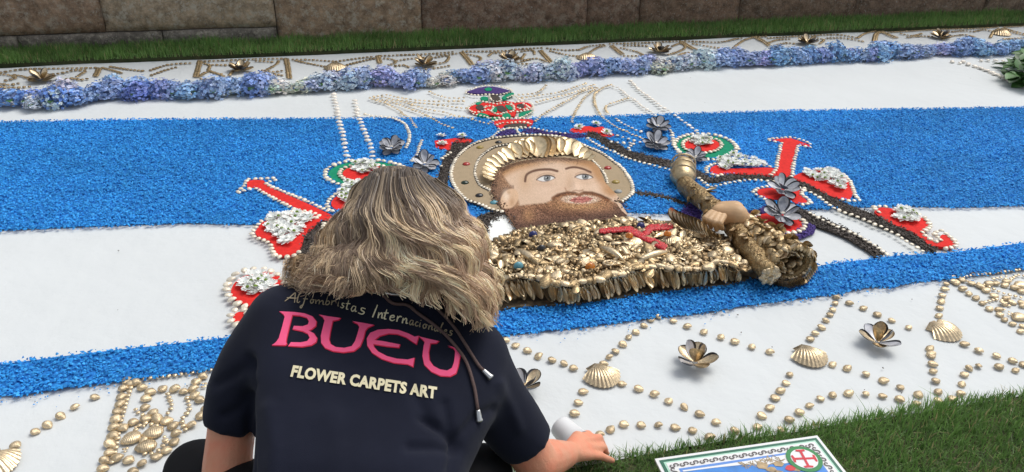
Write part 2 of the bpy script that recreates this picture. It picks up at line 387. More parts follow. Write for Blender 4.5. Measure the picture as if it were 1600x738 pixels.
# ------------------------------------------------------------------ heaps of dyed chips
def chips(name, polys, excl, size, pal, zt, seed, matname='chips', parent=None, density=1.5, jag=.012, lot=None, zone=(-380, 2000, -40, 860)):
    r = np.random.default_rng(seed); VV, FF, CC, k = [], [], [], 0
    for poly in polys:
        w3 = Gn(poly, .006)[:, :2]
        fx = np.clip(np.array(poly)[:, 0], zone[0]-200, zone[1]+300)
        x0, y0 = w3.min(0)-.02; x1, y1 = w3.max(0)+.02
        n = int((x1-x0)*(y1-y0)/size**2*density)
        x = r.uniform(x0, x1, n); y = r.uniform(y0, y1, n)
        px, py, zz = proj(np.stack([x, y, np.full(n, .006)], 1))
        ok = (px > zone[0]) & (px < zone[1]) & (py > zone[2]) & (py < zone[3]) & (zz > .1)
        x, y, px, py = x[ok], y[ok], px[ok], py[ok]
        ok = inpoly(x+r.normal(0, jag*.5, len(x)), y+r.normal(0, jag*.5, len(x)), w3)
        for e in excl: ok &= ~inpoly(px, py, e)
        x, y = x[ok], y[ok]; n = len(x)
        if n == 0: continue
        dirs = np.array([(1, 0, 0), (0, 1, 0), (-1, 0, 0), (0, -1, 0), (0, 0, 1)], float)
        s = size*r.uniform(.45, 1.0, (n, 1, 1))*np.stack([r.uniform(.6, 1.2, n), r.uniform(.5, 1, n), r.uniform(.35, .8, n)], 1)[:, None, :]
        Q = dirs[None]*s*.75*(1+r.uniform(-.35, .35, (n, 5, 1)))
        a = r.uniform(0, 2*np.pi, n); t = r.normal(0, .45, n); u = r.normal(0, .45, n)
        def rot(Q, ang, i, j):
            c, s_ = np.cos(ang)[:, None], np.sin(ang)[:, None]
            qi, qj = Q[:, :, i].copy(), Q[:, :, j].copy(); Q[:, :, i] = c*qi-s_*qj; Q[:, :, j] = s_*qi+c*qj
        rot(Q, t, 0, 2); rot(Q, u, 1, 2); rot(Q, a, 0, 1)
        Q += np.stack([x, y, zt*r.uniform(.55, 1.15, n)], 1)[:, None, :]
        Q[:, :, 2] = np.maximum(Q[:, :, 2], .0015)
        b = np.arange(n)[:, None]*5+k
        FF.append(np.concatenate([b+[0, 1, 4], b+[1, 2, 4], b+[2, 3, 4], b+[3, 0, 4]], 0))
        pal_ = np.array(pal); c = pal_[r.integers(0, len(pal_), n)]*r.uniform(.83, 1.2, (n, 1))
        big = np.array([mnoise.noise((p*1.3, q*2.2, seed)) for p, q in zip(x, y)]); fine = np.array([mnoise.noise((p*7, q*7, seed+3)) for p, q in zip(x, y)]); c *= (1+.22*big+.16*fine)[:, None]
        if lot is not None: c *= np.where(y > np.interp(x, lot[0], lot[1]), .84, 1.04)[:, None]   # two dye lots meet inside the band
        VV.append(Q.reshape(-1, 3)); CC.append(np.repeat(c, 5, 0)); k += n*5
    o = mkf(name, np.concatenate(VV), np.concatenate(FF), M[matname], parent, np.concatenate(CC))
    o['kind'] = 'stuff'; return o
# ------------------------------------------------------------------ shells and flowers (meshes shared by the copies)
def clam_mesh(name, m, h=.29, seg=18, rings=5):
    V = [(-.06, 0, h)]; F = []
    for k in range(1, rings+1):
        r = math.sin(k/rings*math.pi/2)
        for i in range(seg):
            t = 2*math.pi*i/seg; c, s = math.cos(t), math.sin(t)
            wd = .45*(1-.30*max(0, -c)**1.6)
            V.append((r*c*.5*(1.0+.15*max(0, -c)**5)-.06*(1-r), r*s*wd, h*math.cos(k/rings*math.pi/2)**.85*(1+.03*(k % 2)) if k < rings else 0))
    for i in range(seg): F.append((0, 1+i, 1+(i+1) % seg))
    for k in range(rings-1):
        for i in range(seg):
            a = 1+k*seg+i; b = 1+k*seg+(i+1) % seg; F.append((a, a+seg, b+seg, b))
    return mesh(name, V, F, m)
def ringed(base):
    m = M[base].copy(); m.name = base+'_ringed'; n = m.node_tree; L = n.links; b = n.nodes['Principled BSDF']; b.inputs['Roughness'].default_value = .40
    tc = n.nodes.new('ShaderNodeTexCoord'); mp = n.nodes.new('ShaderNodeMapping'); mp.inputs['Location'].default_value = (.55, 0, 0); L.new(tc.outputs['Object'], mp.inputs['Vector'])
    wv = n.nodes.new('ShaderNodeTexWave'); wv.wave_type = 'RINGS'; wv.rings_direction = 'SPHERICAL'; wv.inputs['Scale'].default_value = 4.2; wv.inputs['Distortion'].default_value = 2.5; wv.inputs['Detail'].default_value = 3; L.new(mp.outputs[0], wv.inputs['Vector'])
    bp = n.nodes.new('ShaderNodeBump'); bp.inputs['Strength'].default_value = .4; bp.inputs['Distance'].default_value = .0012; L.new(wv.outputs['Fac'], bp.inputs['Height'])
    old = b.inputs['Normal'].links[0].from_socket if b.inputs['Normal'].links else None
    if old: L.new(old, bp.inputs['Normal'])
    L.new(bp.outputs[0], b.inputs['Normal'])
    # gilding is thin and stained along the growth lines
    src = b.inputs['Base Color'].links[0].from_socket; mr = n.nodes.new('ShaderNodeMapRange'); mr.inputs[3].default_value = .84; mr.inputs[4].default_value = 1.15
    L.new(wv.outputs['Fac'], mr.inputs[0]); h = n.nodes.new('ShaderNodeHueSaturation'); L.new(src, h.inputs['Color']); L.new(mr.outputs[0], h.inputs['Value']); L.new(h.outputs[0], b.inputs['Base Color'])
    return m
CLAM = {k: clam_mesh('clam_shell_'+k, ringed(k) if k in ('gold', 'gold_dark') else M[k]) for k in ('gold', 'gold_dark', 'cream', 'cream_wash')}
def scallop_mesh(name, m, ribs=13):
    nu, nv = ribs*4, 8; V, F = [], []
    for j in range(nv+1):
        r = j/nv
        for i in range(nu+1):
            a = -1.12+2.24*i/nu; k = i/4
            rib = math.cos(2*math.pi*k)
            rad = r*(.5+.5*math.cos(a*.55))*(1+.018*rib*(r > .8))
            x = rad*math.cos(a)*.92; y = rad*math.sin(a)*1.08*.62*(1.0)
            dome = .24*math.sin(min(1, r*1.05)*math.pi*.62+.45)*(1-(abs(a)/1.3)**2.4)*(1-r**5)
            V.append((x, y, dome+.021*rib*r*(1-r**8)+.004))
    for j in range(nv):
        for i in range(nu):
            a = j*(nu+1)+i; F.append((a, a+nu+1, a+nu+2, a+1))
    # the two ears beside the hinge
    for s in (-1, 1):
        k = len(V); V += [(-.02, 0, .10), (.02, s*.27, .03), (.17, s*.23, .035), (.15, s*.06, .13), (-.03, 0, 0), (.0, s*.27, 0), (.17, s*.24, 0)]
        F += [(k, k+1, k+2, k+3), (k, k+4, k+5, k+1), (k+1, k+5, k+6, k+2)]
    return mesh(name, V, F, m)
SCAL = scallop_mesh('scallop_shell_mesh', M['gold'])
def mussel_mesh(name, mo, mi, wid=.40, deep=.36, thick=.03):
    ns, nc = 11, 8; V, F, ix = [], [], []
    for lay in (0, 1):
        for j in range(ns+1):
            s = .5-.5*math.cos(math.pi*j/ns); wv = wid*max(0, math.sin(math.pi*min(1, s**1.3)))**.55*(.75+.25*s)
            if j == 0: wv = wid*.08
            if j == ns: wv = wid*.16
            for i in range(nc+1):
                c = -1+2*i/nc; z = wv*deep*(abs(c)**2.2)-.02*math.sin(math.pi*s)+.16*s*s
                V.append((s, c*wv, z-(thick*(1-abs(c)**3)*math.sin(math.pi*s)**.5 if lay else 0)))
    n1 = (ns+1)*(nc+1)
    for lay in (0, 1):
        for j in range(ns):
            for i in range(nc):
                a = lay*n1+j*(nc+1)+i; f = (a, a+nc+1, a+nc+2, a+1)
                F.append(f if lay else f[::-1]); ix.append(0 if lay or i in (0, nc-1) and j > 1 or j in (0, ns-1) else 1)
    for j in range(ns):
        for i in (0, nc):
            a = j*(nc+1)+i; f = (a, a+nc+1, a+nc+1+n1, a+n1); F.append(f); ix.append(0)
    return mesh(name, V, F, [mo, mi], midx=ix)
M['mussel_pale'] = mat('mussel_pale_inside', (.78, .78, .80), .28, 0, color2=(.46, .47, .51), nscale=30, rnd=.2, coat=.6)
MUS = {'black': mussel_mesh('mussel_black', M['mussel_out'], M['mussel_in']),
       'pale': mussel_mesh('mussel_pale', M['mussel_out'], M['mussel_pale']),
       'gold': mussel_mesh('mussel_gold', M['gold_dark'], M['gold']),
       'goldin': mussel_mesh('mussel_half_gilded', M['mussel_out'], M['gold'])}
def rz(a): return Quaternion((0, 0, 1), a)
def ry(a): return Quaternion((0, 1, 0), a)
def rx(a): return Quaternion((1, 0, 0), a)

def mussel_flower(px, py, size, kinds, label, cat, group, n1=6, n2=3, rot=0, z=.004, spread=(.14, .55), lean=0.0):
    c = G(px, py, z); root = empty('mussel_flower', c); lq = rx(lean); c = c+Vector((0, 0, size*.30*math.sin(lean)))
    tag(root, label, cat, group); k = 0
    for n, el, L in ((n1, spread[0], size*.5), (n2, spread[1], size*.47)):
        for i in range(n):
            a = rot+2*math.pi*(i+(.5 if el == spread[1] else 0))/n+random.uniform(-.18, .18); e = el+random.uniform(-.14, .16)
            q = lq @ rz(a) @ ry(-e)
            link('mussel_shell', MUS[kinds[k % len(kinds)]], c+lq @ (Vector((math.cos(a), math.sin(a), 0))*size*.04+Vector((0, 0, size*(.02 if el == spread[0] else .06)))), root, q, (L*random.uniform(.9, 1.08), L*random.uniform(.9, 1.1), L)); k += 1
    link('flower_bead', CLAM['gold' if 'gold' in kinds[0] else 'cream_wash'], c+lq @ Vector((0, 0, size*.09)), root, rz(rot), size*.13)
    return root

def daisy_meshes(seed):
    r = random.Random(seed); V, F = [], []
    for lay, (n, L, el) in enumerate(((16, 1.0, .15), (13, .75, .42))):
        for i in range(n):
            a = 2*math.pi*(i+.5*lay)/n+r.uniform(-.09, .09); e = el+r.uniform(-.16, .2); ll = L*r.uniform(.82, 1.05); q = rz(a) @ ry(-e); k = len(V)
            for (x, y, z) in ((.12, -.05, 0), (.12, .05, 0), (.6, .15, -.02), (.6, -.15, -.02), (1.0, .09, .03), (1.0, -.09, .03)):
                v = q @ Vector((x*ll, y, z)); V.append((v.x, v.y, v.z+.1+.05*lay))
            F += [(k, k+3, k+2, k+1), (k+3, k+5, k+4, k+2)]
    return mesh('daisy_petals', V, F, M['petal'], smooth=False)
DAISY = [daisy_meshes(s) for s in (1, 2, 3)]
_V, _F = lathe((0, 0, .1), (0, 0, 1), [(.0, .26), (.1, .25), (.2, .16), (.24, .02)], 10)
DEYE = mesh('daisy_eye', _V, _F, M['eye'])
def daisy(x, y, size, label, group, z=.012, eye=True, w=None):
    c = w if w is not None else G(x, y, z); root = empty('white_chrysanthemum', c); tag(root, label, 'flower', group)
    q = rz(random.uniform(0, 6.3)) @ rx(random.gauss(0, .15)) @ ry(random.gauss(0, .15))
    link('petals', random.choice(DAISY), c, root, q, size*.5)
    if eye: link('flower_center', DEYE, c+Vector((0, 0, .006)), root, q, size*.5)
    return root
ORD = ['first', 'second', 'third', 'fourth', 'fifth', 'sixth', 'seventh', 'eighth', 'ninth', 'tenth', 'eleventh', 'twelfth', 'thirteenth', 'fourteenth', 'fifteenth', 'sixteenth', 'seventeenth', 'eighteenth', 'nineteenth', 'twentieth']
ORD += [t+'-'+o_ for t in ('twenty', 'thirty', 'forty') for o_ in ORD[:9]]
def daisy_patch(poly, step, label, group, size=.05, z=.012, seed=1):
    """flowers packed side by side over a patch (poly in photo pixels)"""
    step *= .64; w3 = Gn(poly, z)[:, :2]; r = random.Random(seed); x0, y0 = w3.min(0); x1, y1 = w3.max(0); pts = []
    for t in range(900):
        q = (r.uniform(x0, x1), r.uniform(y0, y1))
        if inpoly(np.array([q[0]]), np.array([q[1]]), w3)[0] and all((q[0]-a)**2+(q[1]-b)**2 > step**2 for a, b in pts): pts.append(q)
    pts.sort(); lab0 = label
    for i_, (a, b) in enumerate(pts):
        label = '%s, %s from the left' % (lab0, ORD[i_])
        daisy(0, 0, size*r.uniform(.8, 1.05), label, group, w=Vector((a, b, z+r.uniform(0, .010))), eye=r.random() < .5)

def shell_row(parent, path, step, size, kind='cream', z=.012, smooth_n=4, name='shell', closed=False, jit=.12, along=None):
    pts = catmull(path, smooth_n, closed) if smooth_n else list(path)
    if closed: pts = pts+[pts[0]]
    out = []
    for q, d in walk([G(x, y, z) for x, y in pts], step):
        a = math.atan2(d.y, d.x)+(math.pi/2 if along is None else along)+random.gauss(0, .3)
        out.append((q+Vector((random.gauss(0, jit*size*.4), random.gauss(0, jit*size*.4), 0)), rz(a) @ ry(random.gauss(0, .14)) @ rx(random.gauss(0, .14)), size*random.uniform(.82, 1.15)))
    for q, r_, s in out: link(name, CLAM[kind], q, parent, r_, s)
    return out
def shell_stuff(name, rows, kind, parent=None):
    """rows of tiny shells joined into one object"""
    src = CLAM[kind]; v0 = np.array([v.co[:] for v in src.vertices]); f0 = [tuple(p.vertices) for p in src.polygons]
    f0 = np.array([t for f in f0 for t in ((f[0], f[1], f[2]),)+(((f[0], f[2], f[3]),) if len(f) == 4 else ())])
    VV, FF, k = [], [], 0
    for path, step, size, z, sn in rows:
        for q, d in walk([G(x, y, z) for x, y in (catmull(path, sn) if sn else path)], step):
            a = math.atan2(d.y, d.x)+math.pi/2+random.gauss(0, .3); s = size*random.uniform(.85, 1.15)
            c_, s_ = math.cos(a), math.sin(a); R_ = np.array([[c_, -s_, 0], [s_, c_, 0], [0, 0, 1]])
            VV.append(v0@R_.T*s+np.array(q)); FF.append(f0+k); k += len(v0)
    o = mkf(name, np.concatenate(VV), np.concatenate(FF), M[kind], parent, smooth=True); o['kind'] = 'stuff'; return o
def zpx(pts, s, ox, oy): return [(ox+x/s, oy+y/s) for x, y in pts]

# ================================================================== motif outlines traced on the carpet plane
A5 = lambda p: zpx(p, 5.27, 340, 260)
J_red = [(386, 283), (397, 281), (412, 282), (416, 288), (431, 297), (454, 306.5), (473, 315), (492, 323.5), (503, 329), (520, 337), (516, 347), (503, 343.5), (492, 338), (477, 332), (461, 325.5), (446, 318), (431, 310), (416, 302), (399, 293), (386, 294)]
wing_l = [(401, 359), (408, 349), (422, 342), (439, 336), (461, 333), (484, 333), (497, 338), (501, 344), (488, 357), (477, 368), (469, 389), (461, 397), (446, 399.5), (433, 398.5), (427, 385), (420, 376), (404.5, 370), (399, 364)]
wing_l_fl = A5([(415, 465), (440, 440), (520, 405), (660, 398), (765, 400), (768, 450), (710, 505), (640, 560), (600, 640), (540, 640), (470, 580), (420, 540)])
patch_l = [(518, 315), (530, 304), (550, 298), (556, 312), (545, 322), (530, 328), (520, 324)]
disc_l = [(361, 455), (366, 443), (378, 433), (395, 427), (412, 424.5), (428, 427), (439, 434), (444, 446), (440, 459), (428, 470), (410, 477), (391, 478), (374, 472), (364, 464)]
dot_l = [(364, 497), (368, 490), (376, 487), (384, 489), (388, 496), (384, 503), (375, 506), (367, 503)]
def ell(cx, cy, rx_, ry_, n=28, rot=0):
    return [(cx+rx_*math.cos(t)*math.cos(rot)-ry_*math.sin(t)*math.sin(rot), cy+rx_*math.cos(t)*math.sin(rot)+ry_*math.sin(t)*math.cos(rot)) for t in [2*math.pi*i/n for i in range(n)]]
med_l_g = ell(573, 272, 60, 20); med_l_r = ell(573, 271, 38, 12.5)
med_r_g = ell(1102, 229.5, 45, 18, rot=.08); med_r_r = ell(1097, 226.5, 27.5, 10.5)
T_red = [(1206.5, 219), (1216.6, 217), (1235.5, 216), (1248, 220), (1258, 224), (1267, 227.7), (1263, 229.6), (1253, 226.4), (1245.5, 225.8), (1242, 241.5), (1236.7, 260), (1235.5, 276), (1225, 278), (1211, 276), (1215, 263), (1219, 244), (1224, 222.6), (1216.6, 220.8)]
wing_a = [(1110, 263), (1121, 258), (1131, 263), (1159, 263), (1188, 262), (1208.6, 263), (1214, 270.6), (1214, 277), (1188, 273.4), (1159, 272.5), (1136.5, 270.6), (1121, 273.4), (1112, 270.6)]
wing_a_fl = [(1123, 249), (1142, 244), (1159, 245), (1174, 249), (1197, 257), (1188, 261), (1159, 262), (1125, 264)]
wing_b = [(1243, 274), (1260, 268), (1290, 264), (1312, 272), (1326, 283), (1333, 300), (1330, 308), (1325, 312), (1310, 310), (1290, 303), (1265, 289), (1240, 279)]
wing_b_fl = [(1250, 271), (1275, 267), (1300, 267), (1316, 278), (1322, 292), (1315, 299), (1295, 289), (1275, 280)]
diam = [(1184, 297), (1195, 294.5), (1213, 293), (1240, 292), (1250, 298), (1252, 306), (1261, 314), (1257, 317.5), (1244, 318), (1237, 314), (1217, 312), (1200, 311), (1186, 304)]
oval_r = ell(1217, 348, 38.5, 14.5, rot=.12)
hook = zpx([(720, 230), (800, 210), (900, 225), (1000, 230), (1110, 280), (1160, 300), (1230, 350), (1250, 390), (1200, 440), (1190, 470), (1270, 530), (1300, 550), (1370, 540), (1345, 500), (1370, 470), (1440, 490), (1490, 540), (1490, 580), (1430, 598), (1300, 580), (1240, 572), (1180, 515), (1050, 435), (900, 375), (800, 318), (730, 270)], 6.15, 1250, 290)
hook_fl = zpx([(890, 270), (935, 225), (1030, 222), (1105, 268), (1138, 325), (1080, 372), (960, 350)], 6.15, 1250, 290)
small_r = zpx([(60, 515), (120, 485), (250, 475), (300, 490), (380, 480), (440, 530), (490, 555), (460, 575), (370, 570), (330, 535), (250, 530), (150, 545)], 6.15, 880, 120)
small_l = [(679, 220), (698, 217.6), (711, 216), (738, 217.6), (736, 222.6), (706, 222.6), (703, 235), (681, 231)]
band1 = [(917, 210), (934, 214), (948, 224), (965, 232), (979, 241), (998, 246), (1017, 251), (1036, 255), (1051, 259), (1072, 266), (1089, 272), (1100, 278), (1112, 283), (1127, 281), (1150, 277.5), (1178, 275), (1207, 277), (1226, 281), (1246, 287), (1266, 294), (1283, 303), (1302, 315), (1323, 326), (1348, 335), (1372, 345), (1396, 355), (1421, 366), (1442, 379), (1460, 393)]
band1_p = ribbon(band1, [9, 12, 13, 13, 12, 11, 10, 11, 14, 15, 13, 12, 12, 13, 14])
band2 = [(1236, 330), (1250, 335), (1266, 342), (1283, 348.5), (1304, 357), (1323, 365), (1341, 376), (1361, 388), (1376, 402)]
band2_p = ribbon(band2, [17, 17, 15, 14, 13, 13, 14])
band3 = [(984, 302), (1003, 303), (1025, 306), (1050, 312), (1076, 321)]
band3_p = ribbon(band3, 5.5)
band4 = [(737, 221), (722, 225), (708, 238), (698, 256), (692, 280), (690, 300)]
band4_p = ribbon(band4, [6, 18, 18, 15, 16, 20])
band5_p = [(748, 338), (766, 331), (786, 333), (786, 340), (768, 350), (760, 372), (768, 392), (752, 402), (738, 384), (740, 352)]
band6_p = [(478, 362), (505, 345), (545, 328), (575, 400), (530, 432), (462, 424), (464, 402), (470, 385)]
purple_a = zpx([(380, 195), (450, 125), (540, 120), (562, 150), (640, 128), (625, 108), (720, 118), (850, 145), (1000, 155), (1150, 168), (1130, 192), (1000, 195), (860, 186), (760, 158), (640, 152), (520, 165)], 5.27, 700, 180)
purple_b = [(1157, 333), (1188, 328), (1201, 318), (1210, 315), (1206, 328), (1182, 336), (1165, 339)]
purple_c = [(1252, 354), (1260, 350), (1275, 352), (1273, 363), (1256, 371), (1231, 374), (1226, 366), (1243, 362)]
purple_d = [(1063, 331), (1080, 319), (1097, 332), (1094, 342), (1078, 341)]
purple_e = [(688, 300), (720, 300), (726, 315), (745, 335), (735, 345), (700, 330)]
halo_p = [(753, 319.5), (728.5, 310), (713, 294), (706, 277), (708, 260), (718, 243), (738, 227), (763, 218.5), (791, 214.5), (818, 212.5), (844, 212), (871, 214.5), (895, 220), (914, 229), (937, 239), (956, 252), (971, 263.5), (982, 280), (987, 294), (985, 303), (971, 314), (900, 330), (784, 329), (765, 324)]
collar_p = zpx([(110, 320), (130, 260), (160, 215), (225, 183), (265, 178), (322, 245), (350, 312), (255, 362), (150, 402), (108, 385)], 5.27, 740, 300)
wide_band = [(-420, 201), (0, 190), (100, 188), (200, 186), (400, 185), (600, 184), (700, 184), (800, 184), (950, 181), (1100, 176), (1250, 172), (1400, 170), (1600, 167), (2050, 162),
             (2050, 311), (1600, 322), (1500, 325), (1400, 323), (1265, 328), (1200, 330), (1050, 335), (985, 333), (900, 345), (740, 352), (520, 352), (400, 352), (290, 350), (200, 353), (100, 357), (30, 360), (0, 361), (-420, 381)]
thin_band = [(-420, 614), (0, 568), (100, 555), (130, 551), (260, 537), (355, 526), (520, 512), (700, 500), (780, 486), (830, 478), (930, 470), (1050, 455), (1150, 440), (1220, 428), (1270, 417), (1290, 412), (1400, 398), (1480, 394), (1600, 378), (2050, 315),
             (2050, 363), (1600, 421), (1480, 438), (1430, 442), (1395, 450), (1360, 450), (1300, 462), (1200, 474), (1100, 490), (1010, 500), (900, 514), (800, 524), (680, 538), (500, 560), (340, 577), (185, 598), (100, 608), (30, 620), (0, 620), (-420, 671)]
crown_outline = [(728, 144), (745, 138), (775, 135), (800, 139), (806, 147), (830, 160), (836, 170), (828, 180), (836, 192), (826, 201), (780, 201), (770, 190), (750, 182), (733, 172), (734, 160)]

MOTIFS = [J_red, wing_l, patch_l, disc_l, med_l_g, med_r_g, T_red, wing_a, wing_a_fl, wing_b, diam, oval_r, hook, small_r, small_l, band1_p, band2_p, band3_p, band4_p, band5_p, band6_p, purple_a, purple_b, purple_c, purple_d, purple_e, halo_p, collar_p, crown_outline]
BLUES = [(.028, .29, .72), (.036, .34, .80), (.018, .215, .58), (.055, .39, .84), (.028, .295, .74)]
for nm, poly, ex, sz, lab, seed in (('blue_chip_band', wide_band, MOTIFS, .0092, 'wide bright blue band of dyed chips running behind the saint', 31), ('blue_chip_band', thin_band, [], .0098, 'narrow bright blue band of dyed chips along the front of the picture', 32)):
    o = chips(nm, [poly], ex, sz, BLUES, .009, seed, density=2.1, lot=tuple(zip(*[(G(*q).x, G(*q).y) for q in ((-200, 250), (400, 262), (900, 262), (1200, 214), (1600, 243), (1800, 250))])) if sz > .01 else None); tag(o, lab, 'blue chips')
blue_m = mat('blue_dust', (.02, .21, .60), .9, vary=.2, nscale=120)
for poly, lab in ((wide_band, 'blue dust under the wide band of chips'), (thin_band, 'blue dust under the narrow band of chips')):
    w3 = np.array(poly)
    nt_ = 14 if poly is wide_band else 20
    o = slab('blue_dust', [(x, y+(1.5 if i < nt_ else -2.5)) for i, (x, y) in enumerate(poly)], .001, .0022, blue_m); tag(o, lab, 'blue dust', kind='stuff')

DARKS = [(.055, .043, .034), (.09, .072, .058), (.035, .027, .022), (.13, .105, .088)]
PURP = [(.075, .045, .21), (.06, .035, .17), (.10, .065, .26)]
def dark_band(poly, label, rows=(), base=.004):
    c = Gn(poly, 0).mean(0); root = empty('dark_seed_band', c); tag(root, label, 'seed band')
    slab('seed_bed', poly, .0015, base+.002, M['base_seed'], root)
    o = chips('seed_layer', [poly], [wing_a, wing_b, hook, T_red, oval_r, diam], .0085, DARKS, .011, len(poly)*3+int(poly[0][0]), 'seeds', root, density=2.2)
    for path, step, size, sn in rows: shell_row(root, path, step, size, 'cream', .011, sn)
    return root
M['base_seed'] = mat('seed_dust', (.045, .036, .029), .95)
M['base_purple'] = mat('purple_dust', (.06, .035, .17), .95)
lowrow = [(918, 217), (937, 229), (960, 238), (979, 247), (998, 253), (1014, 257), (1032, 262), (1048, 266)]
uprow = [(960, 226), (975, 233), (995, 239), (1020, 246), (1045, 252)]
lowrow2 = [(1092, 279), (1100, 286), (1111, 293), (1127, 289), (1150, 284), (1178, 281.5), (1210, 284)]
lowrow3 = [(1258, 298), (1270, 303), (1281, 310), (1292, 318), (1304, 326), (1318, 332), (1336, 338), (1351, 344), (1364, 350), (1378, 355), (1388, 361), (1401, 367), (1414, 376), (1427, 384), (1442, 393)]
dark_band(band1_p, 'long dark seed band sweeping from the hat down to the right front band', [(lowrow, .026, .019, 3), (lowrow2, .026, .019, 3), (lowrow3, .026, .02, 3)])
row2 = [(1265, 333), (1273, 338), (1283, 343), (1291, 347), (1301, 352), (1313, 357), (1323, 361), (1335, 366), (1346, 372), (1357, 379), (1367, 384), (1375, 390), (1383, 396), (1391, 401)]
dark_band(band2_p, 'shorter dark seed band below the long one, edged with shells on top', [(row2, .024, .02, 3)])
dark_band(band3_p, 'thin dark seed line between the halo and the staff')
dark_band(band4_p, 'dark seed band along the left outside of the halo')
dark_band(band5_p, 'dark seed patch left of the white collar by the saint\'s beard')
dark_band(band6_p, 'dark seed patch half hidden by the left side of the hair', [([(507, 350), (502, 372), (497, 398), (492, 420)], .02, .02, 3)])
def purple(poly, label, rows=()):
    c = Gn(poly, 0).mean(0); root = empty('purple_patch', c); tag(root, label, 'purple chips')
    slab('purple_bed', poly, .0015, .006, M['base_purple'], root)
    chips('purple_layer', [poly], [], .009, PURP, .011, 77+int(poly[0][0]), 'chips', root, density=2.2)
    for path, step, size, sn in rows: shell_row(root, path, step, size, 'cream', .012, sn)
Z7 = lambda p: zpx(p, 5.27, 700, 180)
purple(purple_a, 'purple chip brim curving over the top of the halo', [
    (Z7([(330, 205), (380, 165), (430, 130), (480, 115), (550, 105), (620, 100), (720, 110), (800, 128), (900, 145), (1000, 152)]), .024, .017, 3),
    (Z7([(560, 110), (575, 140), (600, 158), (640, 150)]), .02, .016, 3)])
purple(purple_b, 'purple chip strip running from the carved hand to the lower mussel flower')
purple(purple_c, 'purple chip crescent under the right end of the lower red oval')
purple(purple_d, 'small purple patch between the staff and the gold shell fan')
# ------------------------------------------------------------------ red motifs
MZ = .011
def motif(name, label, fills, rows, cat='sand motif'):
    c = Gn(fills[0][1], 0).mean(0); root = empty(name, c); tag(root, label, cat)
    for nm, poly, m, z1, sn in fills: slab(nm, poly, .0015, z1, M[m], root, sn)
    for path, step, size, sn in rows: shell_row(root, path, step, size, 'cream', MZ, sn)
    return root
motif('red_sword_arm', 'red arrow-tailed arm slanting up left from the hair', [('red_fill', J_red, 'red', MZ, 0)], [
    ([(371, 299), (378, 294), (385, 285), (388, 280), (404, 280), (420, 279), (434, 278)], .026, .021, 3),
    ([(430, 282), (416, 287), (431, 295), (454, 304), (473, 312), (492, 320), (514, 331)], .025, .021, 3),
    ([(373, 301), (386, 297), (399, 295), (416, 304), (433, 313), (450, 322), (466, 330), (480, 335), (490, 339)], .025, .021, 3)])
motif('red_wing', 'red heart-like wing filled with white flowers at the left', [('red_fill', wing_l, 'red', MZ, 3)], [
    ([(494, 341), (499, 338), (484, 331), (461, 331), (439, 334), (422, 340), (408, 347), (399, 357), (394, 364), (398, 371), (406, 374), (420, 380), (425, 391), (431, 400), (446, 402), (461, 399), (470, 391)], .026, .022, 3)])
daisy_patch(wing_l_fl, .036, 'small white chrysanthemum in the cluster on the left red wing', 'white flowers on the left red wing', seed=3)
motif('red_patch', 'small red patch with shell edge just left of the crown of the hair', [('red_fill', patch_l, 'red', MZ, 3)], [([(530, 301), (519, 308), (513, 316), (512, 324), (516, 330), (524, 328)], .024, .021, 3)])
daisy_patch([(531, 300), (545, 285), (562, 284), (560, 312), (546, 318), (534, 316)], .036, 'small white chrysanthemum left of the hair crown', 'white flowers on the small red patch', seed=4)
motif('red_disc', 'red disc with one large white flower head by the left shoulder', [('red_fill', disc_l, 'red', MZ, 3)], [
    (ell(401, 451, 46, 31, 40)[8:41]+ell(401, 451, 46, 31, 40)[0:2], .034, .029, 2)])
daisy_patch(ell(402, 445, 22, 15), .034, 'white chrysanthemum in the round bunch on the red disc', 'white flowers on the red disc', size=.055, seed=5)
motif('red_dot', 'tiny red dot ringed with shells beside the left sleeve', [('red_fill', dot_l, 'red', MZ, 3)], [(ell(375, 496, 16, 13, 24), .033, .029, 0)])
def medallion(label, g_, r_, cx, cy, rg, rr):
    root = motif('round_medallion', label, [('green_ring', g_, 'green', .009, 0), ('red_fill', r_, 'red', .0125, 0)], [])
    shell_row(root, ell(*rg), .03, .026, 'cream', MZ, 0, closed=True); shell_row(root, ell(*rr), .026, .021, 'cream', .014, 0, closed=True)
medallion('green and red round medallion left of the hair', med_l_g, med_l_r, 573, 272, (573, 272, 66, 22), (573, 271, 43, 14.5))
daisy_patch(ell(570, 263, 17, 9), .034, 'white chrysanthemum in the middle of the left medallion', 'white flowers on the left medallion', seed=6, size=.055)
medallion('green and red round medallion above the gold staff', med_r_g, med_r_r, 1102, 229, (1102, 229.5, 49, 20, 44, .08), (1097, 226.5, 31, 12.5, 36))
daisy_patch(ell(1097, 222, 14, 7), .034, 'white chrysanthemum in the middle of the right medallion', 'white flowers on the right medallion', seed=7, size=.055)
motif('red_cross_post', 'red upright post with flared top standing at the right of the picture', [('red_fill', T_red, 'red', MZ, 0)], [
    ([(1202, 218), (1212, 216.5), (1235, 215), (1249, 218), (1260, 222), (1269, 227.5)], .024, .019, 3),
    ([(1266, 230.5), (1256, 229), (1247, 227.5)], .024, .019, 2), ([(1203, 220), (1212, 222), (1218, 223)], .024, .019, 2),
    ([(1221, 224), (1217, 243), (1213, 262), (1209, 270), (1205, 274)], .031, .021, 3),
    ([(1246.5, 229), (1243, 245), (1239.5, 260), (1239, 272), (1236, 277)], .031, .021, 3)])
motif('red_wing', 'long flat red wing with white flowers left of the red post', [('red_fill', wing_a, 'red', MZ, 3)], [
    ([(1122, 255), (1112, 258), (1104, 263), (1105, 270), (1112, 273), (1121, 275), (1132, 272)], .025, .021, 3), ([(1194, 259), (1203, 261), (1211, 262)], .025, .02, 2)])
